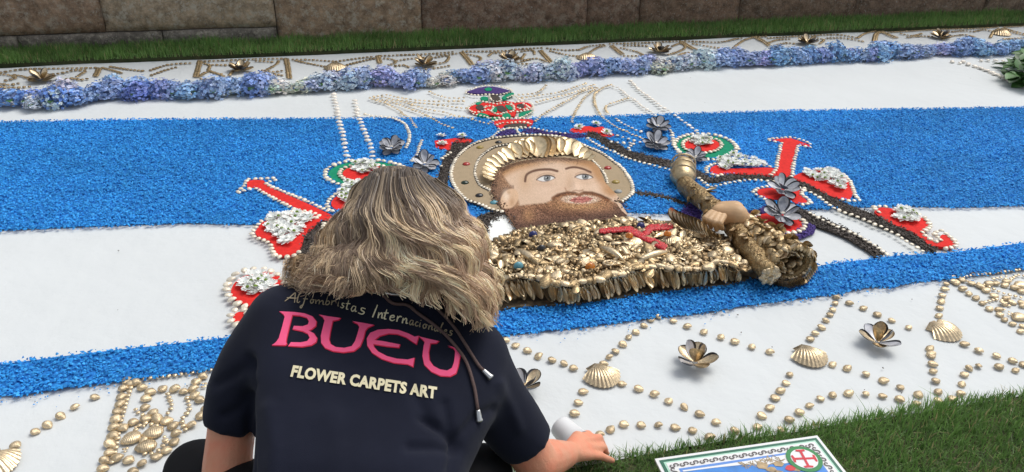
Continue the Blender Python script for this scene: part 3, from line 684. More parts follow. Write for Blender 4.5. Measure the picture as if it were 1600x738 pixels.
daisy_patch(wing_a_fl, .034, 'small white chrysanthemum in the long row left of the red post', 'white flowers left of the red post', seed=8)
motif('red_wing', 'curved red wing with white flowers right of the red post', [('red_fill', wing_b, 'red', MZ, 3)], [
    ([(1318, 273), (1326, 281), (1331, 290), (1334, 299), (1338, 308), (1343, 313), (1333, 314), (1324, 314), (1311, 311)], .025, .021, 3)])
daisy_patch(wing_b_fl, .034, 'small white chrysanthemum in the curved cluster right of the red post', 'white flowers right of the red post', seed=9)
motif('red_diamond', 'red pointed patch under the upper grey mussel flower', [('red_fill', diam, 'red', MZ, 3)], [
    ([(1198, 292), (1189, 293.5), (1181, 297), (1177, 301), (1182, 305), (1190, 309), (1198, 313), (1206, 315)], .025, .021, 3),
    ([(1248, 294), (1257, 295), (1252, 302), (1257, 307), (1263, 312), (1266, 317), (1258, 320), (1246, 319.5)], .025, .022, 3)])
motif('red_oval', 'red oval under the lower grey mussel flower', [('red_fill', oval_r, 'red', MZ, 0)], [
    (ell(1217, 348, 41, 16.5, 40, .12)[37:]+ell(1217, 348, 41, 16.5, 40, .12)[:9], .027, .025, 0), ([(1186, 337), (1179, 338), (1174, 343)], .027, .022, 2)])
motif('red_hook', 'red hooked comma with white flowers beside the lower end of the long dark band', [('red_fill', hook, 'red', MZ, 2)], [
    ([(1373, 332), (1366, 327), (1366, 323), (1380, 323), (1393, 324)], .026, .022, 2),
    ([(1437, 336), (1446, 342), (1452, 350), (1452, 357), (1443, 363), (1446, 369), (1455, 375), (1464, 378), (1470, 374), (1462, 370), (1461, 364), (1470, 361)], .026, .023, 3),
    ([(1479, 366), (1488, 373), (1494, 380), (1492, 386), (1482, 389), (1470, 387)], .026, .023, 3)])
daisy_patch(hook_fl, .036, 'white chrysanthemum in the oval bunch on the red hooked comma', 'white flowers on the red hook', seed=10, size=.055)
motif('red_leaf', 'narrow red leaf with three daisies at the start of the right dark band', [('red_fill', small_r, 'red', MZ, 2)], [])
for x, y, lb in ((905, 200, 'left'), (931, 195, 'middle'), (948, 208, 'right')):
    daisy(x, y, .062, 'large white daisy, the %s one of three on the narrow red leaf' % lb, 'daisies on the right red leaf')
motif('red_leaf', 'narrow red leaf with three daisies left of the crown finial', [('red_fill', small_l, 'red', MZ, 0)], [])
for x, y, lb in ((690, 214, 'upper left'), (722, 214, 'right'), (691, 226, 'lower left')):
    daisy(x, y, .062, 'large white daisy, the %s one of three beside the left of the halo' % lb, 'daisies on the left red leaf')
o = slab('white_collar', collar_p, .001, .007, M['petal'], None, 2); tag(o, 'white collar patch below the beard of the saint', 'collar patch')

# ------------------------------------------------------------------ crown finial above the hat
Zc = lambda p: zpx(p, 7.236, 680, 120)
root = motif('crown_finial', 'mosaic crown finial of purple, red and green above the hat', [
    ('purple_cap', Zc([(355, 172), (430, 145), (510, 120), (650, 110), (790, 140), (862, 168), (745, 185), (700, 192), (600, 185), (480, 188)]), 'purple_sand', .009, 2),
    ('green_diamond', Zc([(555, 138), (600, 118), (645, 135), (630, 158), (580, 160)]), 'green', .0125, 0),
    ('dark_core', Zc([(625, 195), (700, 205), (742, 262), (700, 282), (640, 262)]), 'dark_sand', .009, 2),
    ('green_leaf', Zc([(510, 240), (545, 222), (598, 235), (590, 262), (545, 270)]), 'green', .009, 2), ('green_leaf', Zc([(750, 240), (800, 200), (880, 178), (885, 205), (820, 235), (790, 258)]), 'green', .009, 2),
    ('red_ring', Zc([(385, 350), (430, 320), (560, 290), (690, 298), (800, 276), (900, 290), (1040, 292), (1095, 330), (1060, 370), (930, 385), (900, 445), (850, 445), (740, 450), (640, 430), (470, 420), (400, 390)]), 'red', .009, 2),
    ('dark_seed_spot', Zc([(460, 335), (520, 318), (555, 345), (540, 375), (480, 370)]), 'dark_sand', .0125, 2), ('dark_seed_spot', Zc([(690, 335), (760, 325), (815, 380), (760, 400), (705, 370)]), 'dark_sand', .0125, 2),
    ('dark_seed_spot', Zc([(920, 320), (980, 305), (1010, 340), (960, 358)]), 'dark_sand', .0125, 2),
    ('green_leaf', Zc([(455, 300), (490, 285), (525, 295), (480, 318)]), 'green', .0125, 2), ('green_leaf', Zc([(790, 320), (850, 325), (880, 365), (830, 372)]), 'green', .0125, 2),
    ('green_leaf', Zc([(640, 360), (690, 335), (700, 395), (650, 390)]), 'green', .0125, 2),
    ('green_leaf', Zc([(470, 432), (520, 405), (610, 440), (560, 448)]), 'green', .0125, 2), ('green_leaf', Zc([(765, 425), (830, 410), (860, 455), (800, 472), (760, 460)]), 'green', .0125, 2),
    ('green_leaf', Zc([(945, 420), (1000, 395), (1110, 380), (1030, 420), (985, 460), (950, 455)]), 'green', .0125, 2), ('green_leaf', Zc([(620, 460), (720, 455), (740, 480), (650, 482)]), 'green', .009, 2),
    ('red_bar', Zc([(640, 515), (720, 488), (900, 482), (1085, 482), (1105, 520), (1050, 560), (780, 570), (750, 598), (700, 565)]), 'red', .009, 2),
    ('dark_bar', Zc([(775, 560), (830, 535), (960, 525), (1038, 535), (1020, 570), (900, 580)]), 'dark_sand', .0125, 2)] if (M.setdefault('purple_sand', mat('purple_sand', (.065, .035, .17), .9, vary=.3, nscale=160, bump=.3, bscale=400)) and M.setdefault('dark_sand', mat('dark_sand', (.07, .055, .045), .9, vary=.5, nscale=220, bump=.4, bscale=400))) else [], [
    (Zc([(345, 165), (420, 140), (500, 115), (650, 100), (800, 128), (880, 165)]), .022, .017, 2), (Zc([(345, 185), (420, 208), (510, 210), (600, 200), (700, 205), (800, 190), (870, 165)]), .022, .017, 2),
    (Zc([(610, 210), (620, 245), (650, 275), (720, 285), (750, 255)]), .022, .016, 2), (Zc([(820, 240), (890, 210), (940, 250), (1000, 280)]), .022, .017, 2),
    (Zc([(375, 350), (420, 315), (500, 275), (550, 285), (640, 300), (700, 310), (800, 295), (880, 300), (960, 280), (1050, 285), (1110, 330), (1080, 370), (1010, 385), (930, 400)]), .022, .017, 2),
    (Zc([(375, 370), (430, 405), (520, 395), (600, 375), (650, 405), (720, 430), (780, 410), (830, 400), (880, 390), (890, 340), (850, 310)]), .022, .017, 2),
    (Zc([(430, 425), (500, 440), (580, 455), (640, 470), (740, 465), (830, 470), (900, 475), (960, 465), (1030, 440), (1120, 380)]), .022, .017, 2),
    (Zc([(1000, 310), (1060, 350), (990, 370), (920, 345)]), .022, .016, 2), (Zc([(560, 350), (590, 330), (660, 340), (640, 380)]), .022, .016, 2),
    (Zc([(620, 515), (700, 490), (830, 475), (960, 472), (1090, 478)]), .022, .018, 2), (Zc([(700, 545), (760, 525), (860, 520), (960, 512), (1040, 520), (1090, 545)]), .022, .018, 2),
    (Zc([(720, 590), (770, 600), (850, 580), (940, 590), (1040, 575)]), .022, .018, 2)], 'crown motif')

# ------------------------------------------------------------------ shell strings of the plume
Zf = lambda p: zpx(p, 7.38, 570, 110)
Z8 = lambda p: zpx(p, 6.15, 880, 120)
strings = [
    ('upright double line of pale shells, the left one beside the left medallion', [(521, 148), (524, 160), (528, 180), (532, 197), (536, 212), (539, 228), (544, 251)], .052, .031, 'cream_wash'),
    ('upright line of pale shells running down onto the left medallion', [(555, 158), (559, 180), (565, 196), (571, 210), (579, 230), (583, 250)], .052, .031, 'cream_wash'),
    ('topmost plume string of shells left of the crown finial', Zf([(200, 292), (260, 285), (350, 308), (480, 332), (540, 340), (650, 350), (800, 362), (920, 360), (1180, 360)]), .0275, .019, 'gold'),
    ('second plume string of shells left of the crown finial', Zf([(60, 322), (150, 300), (250, 320), (330, 340), (450, 350), (570, 375), (700, 385), (830, 400), (930, 410), (1050, 430), (1180, 440), (1225, 443)]), .0275, .019, 'gold'),
    ('third plume string of shells sagging to the crown foot from the left', [(590, 156), (608, 158), (624, 159), (636, 161.5), (649, 166), (665, 171), (682, 174), (695, 176), (705, 180), (716, 182), (728, 184), (741, 188), (755, 192), (768, 195)], .0275, .019, 'gold'),
    ('fourth plume string of shells dropping left onto the blue band', [(578, 154), (594, 159), (611, 160), (627, 165.5), (638, 170), (651, 174), (665, 180), (678, 187), (692, 195), (703, 199), (712, 202)], .0275, .019, 'gold'),
    ('fifth plume string of shells ending in the blue above the grey mussel flower', [(601, 161), (615, 168), (624, 173), (631, 180), (640, 185), (646, 194), (651, 200)], .0275, .019, 'gold'),
    ('curled plume string of shells beside the leftmost grey mussel flower', [(570, 179), (581, 182), (592, 182), (608, 184), (620, 187), (631, 193), (638, 203), (640, 214), (638, 224), (634, 231)], .0245, .021, 'cream'),
    ('short string of shells left of the crown top', Zf([(750, 250), (800, 275), (870, 300), (960, 320), (1060, 325), (1140, 318), (1180, 312)]), .0275, .019, 'gold'),
    ('short string of shells rising from the small mussel flower by the hair', [(659, 220), (655, 230), (652, 240), (645, 250), (638, 255)], .026, .02, 'cream'),
    ('short string of shells left of the halo band', [(704, 239), (696, 244), (689, 249)], .026, .02, 'cream'),
    ('two shells in a short string beside the halo and the hair', [(684, 257), (690, 260), (695, 261)], .026, .02, 'cream'),
    ('topmost plume string of shells right of the crown finial', [(853, 134), (846, 141), (840, 145), (833, 147), (815, 148.5), (804, 149)], .0275, .019, 'gold'),
    ('second plume string of shells right of the crown finial', [(915, 131), (900, 136), (880, 143), (860, 147), (838, 150), (815, 154)], .0275, .019, 'gold'),
    ('third plume string of shells right of the crown finial', [(928, 133), (905, 142), (883, 149), (858, 155), (835, 161)], .0275, .019, 'gold'),
    ('fourth plume string of shells sweeping to the crown foot from the right', [(930, 137), (910, 143), (895, 153), (873, 165), (850, 178), (843, 184), (835, 191)], .0275, .019, 'gold'),
    ('fifth plume string of shells ending at the narrow red leaf', [(933, 138), (918, 148), (908, 160), (900, 173), (895, 184), (894, 192)], .0275, .019, 'gold'),
    ('sixth plume string of shells winding from the white down into the blue', [(955, 133), (943, 137), (930, 147), (929, 160), (935, 175), (942, 184), (951, 191), (958, 196), (968, 202), (978, 205), (984, 209), (991, 212), (997, 214), (1005, 218)], .0245, .019, 'gold'),
    ('long arched string of shells ending behind the upper mussel flowers', [(950, 134), (965, 137), (978, 148), (993, 158), (1005, 168), (1018, 176), (1026, 183)], .034, .022, 'cream_wash'),
    ('hooked string of shells inside the long arched one', [(981, 154), (965, 159), (950, 164), (946, 170), (950, 178)], .0245, .019, 'gold'),
    ('dotted shells in the blue, the upper line left of the mussel flowers', [(963, 186), (969, 191), (978, 196), (987, 200), (997, 205), (1006, 207)], .031, .019, 'cream'),
    ('straight string of shells running down to the right medallion', [(985, 127), (1000, 142), (1015, 153), (1033, 167), (1045, 174), (1060, 185), (1078, 198), (1094, 209)], .040, .025, 'cream_wash'),
    ('dotted shells in the blue, the middle line left of the mussel flowers', [(955, 211), (964, 212), (974, 215), (984, 218), (994, 221), (1002, 223)], .033, .019, 'cream'),
    ('dotted shells in the blue, the lowest line above the dark band', [(955, 222), (966, 223), (977, 224), (990, 224), (986, 228), (982, 232), (986, 238)], .031, .019, 'cream'),
    ('string of shells curving down right of the mussel flowers to the staff knob', [(1047, 204), (1051, 212), (1052, 220), (1056, 230), (1060, 238), (1058, 247)], .038, .025, 'cream')]
for lab, pts, step, size, kind in strings:
    root = empty('shell_string', G(*pts[0])); tag(root, lab, 'shell string', 'strings of shells in the plume')
    shell_row(root, pts, step, size, kind, .008 if min(p[1] for p in pts) < 175 else .012, 3, jit=.1)
for lab, pts in (('upper pebble line on the white at the far right', [(1488, 97), (1512, 101), (1535, 108), (1560, 118), (1590, 131)]), ('lower pebble line on the white at the far right', [(1505, 97), (1530, 106), (1553, 116), (1580, 129)]), ('short pebble line beside the green leaves', [(1533, 95), (1550, 95), (1568, 96)])):
    root = empty('pebble_string', G(*pts[0])); tag(root, lab, 'pebble string', 'pebble lines at the right'); shell_row(root, pts, .05, .034, 'cream_wash', .003, 3)

# ------------------------------------------------------------------ mussel flowers
mussel_flower(612, 236, 0.125, ['pale', 'black', 'pale', 'black'], 'leftmost grey mussel shell flower on the blue band', 'shell flower', 'grey mussel flowers', 8, 4, .3, .01, lean=.36)
mussel_flower(664, 262, 0.125, ['pale', 'black', 'pale'], 'grey mussel shell flower at the top of the hair', 'shell flower', 'grey mussel flowers', 7, 4, .9, .01, lean=.36)
mussel_flower(1027, 203, 0.125, ['pale', 'black', 'pale', 'black'], 'dark mussel shell flower, the upper of the close pair', 'shell flower', 'grey mussel flowers', 8, 4, .2, .01, lean=.36)
mussel_flower(1024, 230, 0.130, ['pale', 'black', 'pale', 'black'], 'dark mussel shell flower, the lower of the close pair', 'shell flower', 'grey mussel flowers', 8, 4, .5, .01, lean=.36)
mussel_flower(1086, 250, 0.105, ['black', 'black', 'black', 'pale'], 'black mussel shell flower touching the right medallion', 'shell flower', 'grey mussel flowers', 7, 3, .1, .012, (.12, .5), lean=.36)
mussel_flower(1222, 301, 0.135, ['pale', 'black', 'pale', 'black'], 'upper grey mussel shell flower below the red post', 'shell flower', 'grey mussel flowers', 6, 3, .6, .013, (.14, .7), lean=.36)
mussel_flower(1220, 342, 0.150, ['pale', 'black', 'pale', 'black'], 'lower grey mussel shell flower on the red oval', 'shell flower', 'grey mussel flowers', 7, 3, .25, .013, (.14, .7), lean=.36)
mussel_flower(1086, 568, .135, ['gold', 'goldin', 'pale'], 'gilded mussel shell flower in the middle of the white border', 'shell flower', 'gilded mussel flowers', 5, 3, .9, .003, (.22, 1.0))
mussel_flower(1371, 536, .125, ['gold', 'pale', 'goldin'], 'gilded mussel shell flower at the right of the white border', 'shell flower', 'gilded mussel flowers', 5, 3, .2, .003, (.25, 1.05))
mussel_flower(820, 606, .115, ['goldin', 'pale'], 'mussel shell flower half hidden by the right shoulder', 'shell flower', 'gilded mussel flowers', 5, 2, .5, .003, (.3, .9))
for x, y, lb in ((65, 126, 'far left'), (376, 110, 'left of the two upright strings'), (664, 102, 'behind the pale hydrangeas'), (796, 95, 'above the crown finial'), (1031, 82, 'behind the straight string'), (1261, 68, 'behind the right hydrangeas'), (1470, 59, 'far right')):
    mussel_flower(x, y, .15, ['gold', 'goldin'], 'gilded mussel flower in the far border, %s' % lb, 'shell flower', 'far gilded mussel flowers', 7, 4, random.random(), .003)

# ------------------------------------------------------------------ scallops of the borders
def scallop(px, py, size, rot, label, tilt=0):
    o = link('scallop_shell', SCAL, G(px, py, .002), None, rz(rot) @ rx(tilt), size); tag(o, label, 'scallop', 'scallop shells of the borders'); return o
scallop(929, 573, .108, -1.42, 'large gilded scallop nearest to the crouching person')
scallop(1252, 543, .108, -1.58, 'large gilded scallop in the middle of the right border')
scallop(1452, 508, .106, -1.05, 'large gilded scallop tilted sideways at the right border', .1)
scallop(-20, 712, .11, -.9, 'large gilded scallop cut by the left edge of the picture')
for x, y, lb in ((524, 102, 'left'), (913, 87, 'middle'), (1556, 50, 'right')):
    scallop(x, y, .14, -1.57, 'gilded scallop behind the hydrangea row, the %s one in the far border' % lb)

# ------------------------------------------------------------------ gilded clams of the near border, one by one
near = {
 'rising line left of the middle mussel flower|the top': [(1029, 495), (1017.5, 500), (1006, 509), (993.5, 519), (982.5, 527), (973, 538), (961.7, 549), (952, 558), (943, 569)],
 'falling line behind the middle mussel flower|the left': [(1052, 501.6), (1074, 510), (1100, 519), (1126.6, 527), (1148, 534), (1175, 542), (1203, 550)],
 'line from the shoulder to the nearest scallop|the shoulder': [(777, 542), (790, 532), (805.5, 540), (824, 548), (841.5, 557), (862, 563), (881, 568), (896, 575)],
 'falling line right of the nearest scallop|the scallop': [(972, 600), (997.5, 607.6), (1022.6, 615.7), (1045, 627), (1069, 636), (1093, 647), (1119, 659.5), (1147.6, 673)],
 'short line between nearest scallop and cup|the scallop': [(911, 612), (903.5, 629), (897.6, 646)],
 'arch beginning at the hand|the hand': [(937, 679), (954, 671.5), (974.7, 663), (1001.8, 664), (1029, 664), (1055, 668), (1082, 673), (1109, 683)],
 'line rising to the middle scallop|the grass': [(1183.5, 667), (1190, 649.5), (1203, 637), (1211, 622), (1219.5, 611), (1228, 598.6), (1234, 585.6)],
 'arch under the middle scallop|the left': [(1220, 672), (1233, 656), (1249, 644.5), (1265, 634), (1282, 623), (1301, 617.7), (1326, 615), (1353, 615.7), (1379, 619), (1406, 623.7), (1432, 631)],
 'falling line right of the middle scallop|the scallop': [(1301, 570), (1324, 576), (1353, 585), (1380.5, 595), (1407, 605.6), (1435, 617), (1466, 627)],
 'line below the sideways scallop|the scallop': [(1453, 545), (1455, 554), (1456, 557), (1457, 569), (1458, 580.6), (1462, 595.6), (1466, 612.6)],
 'arch at the right edge|the grass': [(1488, 624), (1501, 615), (1503, 600.6), (1507, 585.6), (1514, 575.6), (1529, 572), (1561, 573.6), (1587, 579)],
 'line through the sideways scallop|the left': [(1420, 512), (1507, 538), (1529.6, 548), (1557, 556), (1582, 564), (1600, 570)],
 'steep line left of the right mussel flower|the top': [(1307, 465), (1305, 474), (1301, 484.5), (1296.5, 492), (1290, 501), (1283, 512), (1273.4, 521), (1266, 530)],
 'falling line behind the right mussel flower|the left': [(1327, 474), (1349, 482), (1371, 492), (1393, 501)],
 'steep line above the sideways scallop|the top': [(1478, 444), (1476, 452), (1472, 462), (1470.7, 471.5), (1468, 482), (1467, 494), (1470, 504)],
 'slanting edge of the right ornate square|the top': [(1494.5, 443), (1504, 451.5), (1514, 459), (1525, 466), (1535, 474), (1546, 483), (1562, 492), (1569.7, 500), (1582, 506.6), (1595, 518), (1598, 510)],
 'row left of the crouching person|the right': [(148, 620.6), (117, 636), (94.5, 650), (74, 664), (55, 674.5), (24, 696)],
 'pair in the grass under the right sleeve|the left': [(790, 716), (807, 727)]}
near_big = {
 'tracery of the right ornate square|its left corner': [(1486.5, 434), (1490, 440), (1503, 437.7), (1518, 443), (1531.6, 447.7), (1541, 454), (1553, 463), (1572, 467), (1581, 473), (1544.6, 444), (1556, 443), (1570, 446), (1585, 450), (1596, 473), (1567, 475), (1561, 484), (1572, 440), (1597, 456)],
 'thick edge of the left ornate square|the top': [(198, 595), (204, 600), (212, 598), (222, 606), (192, 607), (189.5, 620), (187, 631.6), (183.4, 643), (181, 655), (178, 668), (176, 680.6), (172, 694), (171, 708), (163, 719.7), (160.5, 732.5), (183, 716), (156, 745)],
 'upper ring in the left ornate square|its left top': [(234.6, 613), (254, 607.8), (273.4, 607.5), (286.7, 612), (302, 607.8), (306.5, 597), (317, 588.5), (304, 618), (312, 625), (228, 623), (226.4, 637), (239.4, 645), (299, 664), (314, 650), (322, 640)],
 'lower ring in the left ornate square|its top left': [(228, 655), (245.4, 654.6), (208, 660), (260, 658), (270, 666), (192.6, 669), (275, 677.5), (272, 691), (260, 704), (244, 713.7), (222, 724), (201, 719), (207.5, 737)]}
for dct, base in ((near, .0255), (near_big, .029)):
    for lab, pts in dct.items():
        for i, (x, y) in enumerate(pts):
            s = base*random.uniform(.88, 1.12); a = random.gauss(2.9, .55)
            tilt = random.gauss(0, .18)
            o = link('gold_clam', CLAM['gold'], G(x, y, .001), None, rz(a) @ ry(tilt), (s, s*random.uniform(.95, 1.15), s*random.uniform(.85, 1.2)))
            ln_, en_ = lab.split('|'); tag(o, '%s gilded clam from %s in the %s' % (ORD[i], en_, ln_), 'clam shell', 'gilded clams of the '+ln_)
for x, y, a, lb in ((240, 676.5, .25, 'right'), (205.6, 685, .6, 'left'), (229, 698, .2, 'front'), (224, 688, 1.4, 'middle'), (1595, 446, .1, 'upper'), (1592, 496, .3, 'lower'), (1598, 403+75, .2, 'centre')):
    o = link('gold_cockle', CLAM['gold'], G(x, y, .002), None, rz(a), (.05, .05, .04) if lb not in ('middle', 'centre') else .026)
    tag(o, 'long gilded shell, the %s one of the trio in the ornate square' % lb if lb not in ('middle', 'centre') else 'round gold shell in the %s of a shell trio' % lb, 'clam shell', 'shell trios')
o = shell_stuff('bead_shells', [(q, .016, .013, .002, 3) for q in (
    [(226, 592), (240, 590), (258, 588), (275, 586), (294, 583), (312, 581), (334, 577)], [(1500, 434), (1520, 430), (1550, 427), (1575, 424), (1604, 420)],
    )]+[(q, .014, .009, .002, 2) for q in ([(212, 668), (217, 664), (221, 667), (226, 665)], [(257, 683), (261, 686), (258, 690), (265, 692)], [(193, 702), (196, 699), (199, 704), (192, 707)], [(317, 600), (320, 604), (315, 606), (323, 598)], [(1572, 432), (1578, 434), (1580, 438)], [(1570, 484), (1576, 487), (1582, 490), (1574, 492)])], 'gold'); tag(o, 'tiny gilded beads and snail shells edging the near border squares', 'shell beads')

# ------------------------------------------------------------------ fine shell tracery of the far border
def Zr(k, p): return zpx(p, 3.99, 400*k, 0)
far = [Zr(0, q) for q in ([(-160, 475), (0, 455), (130, 435), (300, 430), (560, 425), (620, 423)], [(0, 465), (60, 470), (95, 490), (30, 505)], [(90, 470), (150, 480), (200, 505)], [(330, 465), (400, 455), (460, 440), (540, 440)], [(480, 480), (520, 455), (545, 440)], [(0, 525), (60, 530), (120, 520)], [(370, 510), (440, 490), (500, 500), (560, 490)], [(0, 545), (100, 548), (200, 540)], [(625, 430), (615, 455), (600, 482)], [(610, 428), (600, 455), (585, 480)],
       [(640, 425), (700, 440), (770, 462)], [(690, 418), (800, 435), (900, 445)], [(940, 440), (1050, 405), (1200, 395)], [(945, 470), (1030, 440), (1110, 418)], [(660, 500), (760, 485)], [(1240, 382), (1228, 430), (1212, 480)], [(1255, 382), (1243, 430), (1228, 480)], [(1250, 385), (1420, 378), (1600, 370)], [(1262, 395), (1310, 410), (1300, 440), (1350, 460), (1400, 465)], [(1240, 480), (1290, 450), (1340, 455), (1400, 480)], [(1255, 495), (1330, 500), (1420, 490)], [(1300, 405), (1420, 408), (1450, 400)], [(1430, 470), (1450, 445)])]
far += [Zr(1, q) for q in ([(0, 370), (100, 368), (190, 368)], [(180, 370), (192, 430), (200, 490)], [(198, 370), (208, 430), (216, 490)], [(30, 455), (80, 430), (130, 400), (140, 380)], [(0, 382), (60, 385), (120, 390)], [(40, 440), (110, 450), (180, 440)], [(60, 470), (120, 465), (180, 475)], [(230, 372), (350, 375), (490, 385)], [(250, 380), (340, 400), (440, 418)], [(500, 385), (620, 368), (740, 353)], [(550, 412), (650, 385), (740, 365)], [(752, 352), (765, 395)], [(766, 350), (780, 395)],
       [(780, 350), (900, 345), (1080, 338), (1240, 325)], [(800, 365), (850, 372), (870, 392), (820, 410)], [(870, 412), (920, 408), (960, 425)], [(1120, 360), (1200, 350), (1180, 390), (1100, 400)], [(1060, 432), (1130, 425), (1210, 410)], [(880, 380), (980, 365), (1100, 360)], [(1130, 345), (1210, 340), (1250, 335)], [(1275, 330), (1310, 370), (1340, 408)], [(1290, 328), (1325, 368), (1358, 408)], [(1290, 322), (1440, 322), (1600, 318)], [(1320, 340), (1400, 360), (1380, 395)], [(1450, 350), (1480, 330), (1560, 335)], [(1400, 408), (1480, 395), (1560, 405)])]
far += [Zr(2, q) for q in ([(0, 312), (100, 305), (200, 300)], [(60, 322), (130, 315), (140, 345)], [(60, 385), (150, 365), (220, 390)], [(40, 400), (130, 400), (200, 398)], [(80, 340), (60, 375), (120, 370)], [(170, 320), (205, 358), (240, 395)], [(185, 318), (220, 356), (254, 392)], [(220, 303), (330, 315), (410, 312)], [(240, 320), (330, 342), (410, 352)], [(420, 312), (480, 290), (590, 280)], [(480, 332), (530, 300), (590, 285)], [(615, 290), (650, 318), (685, 345)], [(630, 288), (665, 315), (700, 342)], [(610, 275), (800, 270), (1050, 258)], [(680, 300), (780, 325), (830, 350)], [(700, 287), (780, 285), (860, 290)], [(1000, 290), (1050, 272), (1080, 300), (1020, 330), (960, 345)], [(700, 350), (780, 350), (860, 340)], [(1040, 345), (1090, 330), (1140, 335)],
       [(1050, 265), (1110, 300), (1170, 332)], [(1064, 262), (1124, 297), (1184, 328)], [(1080, 258), (1240, 265), (1320, 262), (1400, 243), (1440, 240)], [(1130, 275), (1250, 295), (1370, 310)], [(1380, 300), (1440, 255), (1500, 235)], [(1510, 235), (1560, 262), (1600, 290)], [(1525, 232), (1575, 258), (1610, 282)], [(1500, 232), (1600, 228)])]
far += [Zr(3, q) for q in ([(0, 240), (150, 230), (320, 222)], [(0, 270), (60, 250), (150, 245)], [(40, 285), (110, 270), (180, 275)], [(310, 240), (350, 250), (320, 275)], [(330, 220), (450, 220), (560, 238)], [(370, 240), (480, 240), (600, 262)], [(560, 238), (600, 212), (670, 195)], [(655, 262), (668, 212), (700, 198)], [(668, 262), (682, 215), (712, 200)], [(700, 200), (745, 220), (790, 240)], [(714, 198), (760, 218), (805, 236)], [(750, 203), (900, 195), (1080, 185), (1300, 180), (1440, 170)], [(830, 212), (900, 225), (960, 210)], [(870, 235), (960, 228), (1040, 230)], [(1090, 245), (1160, 225), (1240, 220), (1290, 235)], [(1150, 200), (1220, 195), (1300, 200)], [(1300, 195), (1350, 188), (1410, 200)], [(1385, 235), (1405, 200), (1440, 180)], [(1460, 180), (1530, 205), (1610, 225)], [(1475, 177), (1545, 200), (1620, 218)], [(1470, 170), (1600, 165), (1750, 158)], [(1470, 245), (1560, 240), (1640, 240)])]
o = shell_stuff('far_border_shells', [(q, .027, .0235, .001, 3) for q in far], 'gold_dark'); tag(o, 'fine tracery of gilded shells along the far white border', 'shell tracery')

# ------------------------------------------------------------------ hydrangeas
hyd_m = bpy.data.materials.new('hydrangea_floret'); hyd_m.use_nodes = True
n = hyd_m.node_tree; L = n.links; b = n.nodes['Principled BSDF']; b.inputs['Roughness'].default_value = .6; b.inputs['Specular IOR Level'].default_value = .25
oi = n.nodes.new('ShaderNodeObjectInfo'); at = n.nodes.new('ShaderNodeAttribute'); at.attribute_name = 'Col'
mx = n.nodes.new('ShaderNodeMix'); mx.data_type = 'RGBA'; mx.blend_type = 'MULTIPLY'; mx.inputs['Factor'].default_value = 1
L.new(oi.outputs['Color'], mx.inputs['A']); L.new(at.outputs['Color'], mx.inputs['B']); L.new(mx.outputs['Result'], b.inputs['Base Color'])
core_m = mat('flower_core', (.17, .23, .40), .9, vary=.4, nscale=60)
def hyd_mesh(seed):
    r = np.random.default_rng(seed); V, F, C = [], [], []
    for i in range(230):
        z = r.uniform(-.75, 1); a = r.uniform(0, 6.283); s = math.sqrt(max(0, 1-z*z))
        nv = Vector((s*math.cos(a), s*math.sin(a), z)); q = nv.to_track_quat('Z', 'Y') @ rz(r.uniform(0, 6.28)) @ rx(r.normal(0, .35))
        c0 = nv*(1+r.normal(0, .15)+.12*math.sin(3*a+seed)*(1-abs(z))); sz = r.uniform(.12, .20); col = r.uniform(.5, 1.3); wr = r.uniform(.78, 1.45); wg = .45+.55*wr; wb_ = .75+.25*wr
        for k in range(4):
            t = k*math.pi/2; d1 = Vector((math.cos(t), math.sin(t), 0)); d2 = Vector((-math.sin(t), math.cos(t), 0)); k0 = len(V)
            for v in (d1*0+Vector((0, 0, .0)), d1*.62*sz-d2*.5*sz+Vector((0, 0, .05*sz)), d1*1.05*sz+Vector((0, 0, .28*sz)), d1*.62*sz+d2*.5*sz+Vector((0, 0, .05*sz))):
                V.append(c0+q @ v)
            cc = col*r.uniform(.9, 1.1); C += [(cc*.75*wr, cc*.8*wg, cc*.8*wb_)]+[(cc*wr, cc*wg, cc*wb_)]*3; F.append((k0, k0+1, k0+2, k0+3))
    V = [(v.x, v.y, v.z*.82) for v in V]
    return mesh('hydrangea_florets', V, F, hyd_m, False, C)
HYD = [hyd_mesh(s) for s in (1, 2, 3, 4, 5)]
_V, _F = [], []
for j in range(6):
    for i in range(10):
        t = 2*math.pi*i/10; e = -.2+1.7*j/5; _V.append((.86*math.cos(t)*math.cos(e), .86*math.sin(t)*math.cos(e), .7*math.sin(e)))
for j in range(5):
    for i in range(10):
        a = j*10+i; b2 = j*10+(i+1) % 10; _F.append((a, b2, b2+10, a+10))
CORE = mesh('flower_core', _V, _F, core_m)
def leaf_mesh(seed=0):
    V, F = [], []
    for i in range(7):
        s = i/6; wv = .34*math.sin(math.pi*s**.85)**.8 if 0 < s < 1 else .0
        bend = -.18*s*s+.1*s
        V += [(s, -wv, bend+.06*wv*3), (s, 0, bend), (s, wv, bend+.06*wv*3)]
    for i in range(6):
        for j in range(2):
            a = i*3+j; F.append((a, a+3, a+4, a+1))
    return mesh('leaf', V, F, M['leaf'])
LEAF = leaf_mesh()
hline = [(-60, 160, 172), (-10, 158, 171), (10, 158, 172), (65, 148, 173), (95, 150, 172), (130, 140, 168), (160, 136, 158), (205, 133, 157), (245, 137, 156), (290, 134, 157), (330, 137, 156), (375, 128, 152), (405, 128, 150), (450, 128, 150), (500, 124, 145), (560, 120, 142), (605, 117, 141), (650, 122, 141), (700, 117, 135), (760, 115, 131), (800, 114, 130), (850, 112, 128), (900, 104, 124), (950, 101, 119), (1000, 100, 118), (1040, 102, 115), (1080, 97, 112), (1120, 92, 107), (1160, 86, 106), (1200, 90, 106), (1250, 83, 101), (1300, 80, 99), (1350, 82, 98), (1400, 76, 96), (1450, 70, 92), (1500, 73, 89), (1545, 70, 89), (1600, 70, 86), (1660, 68, 84)]
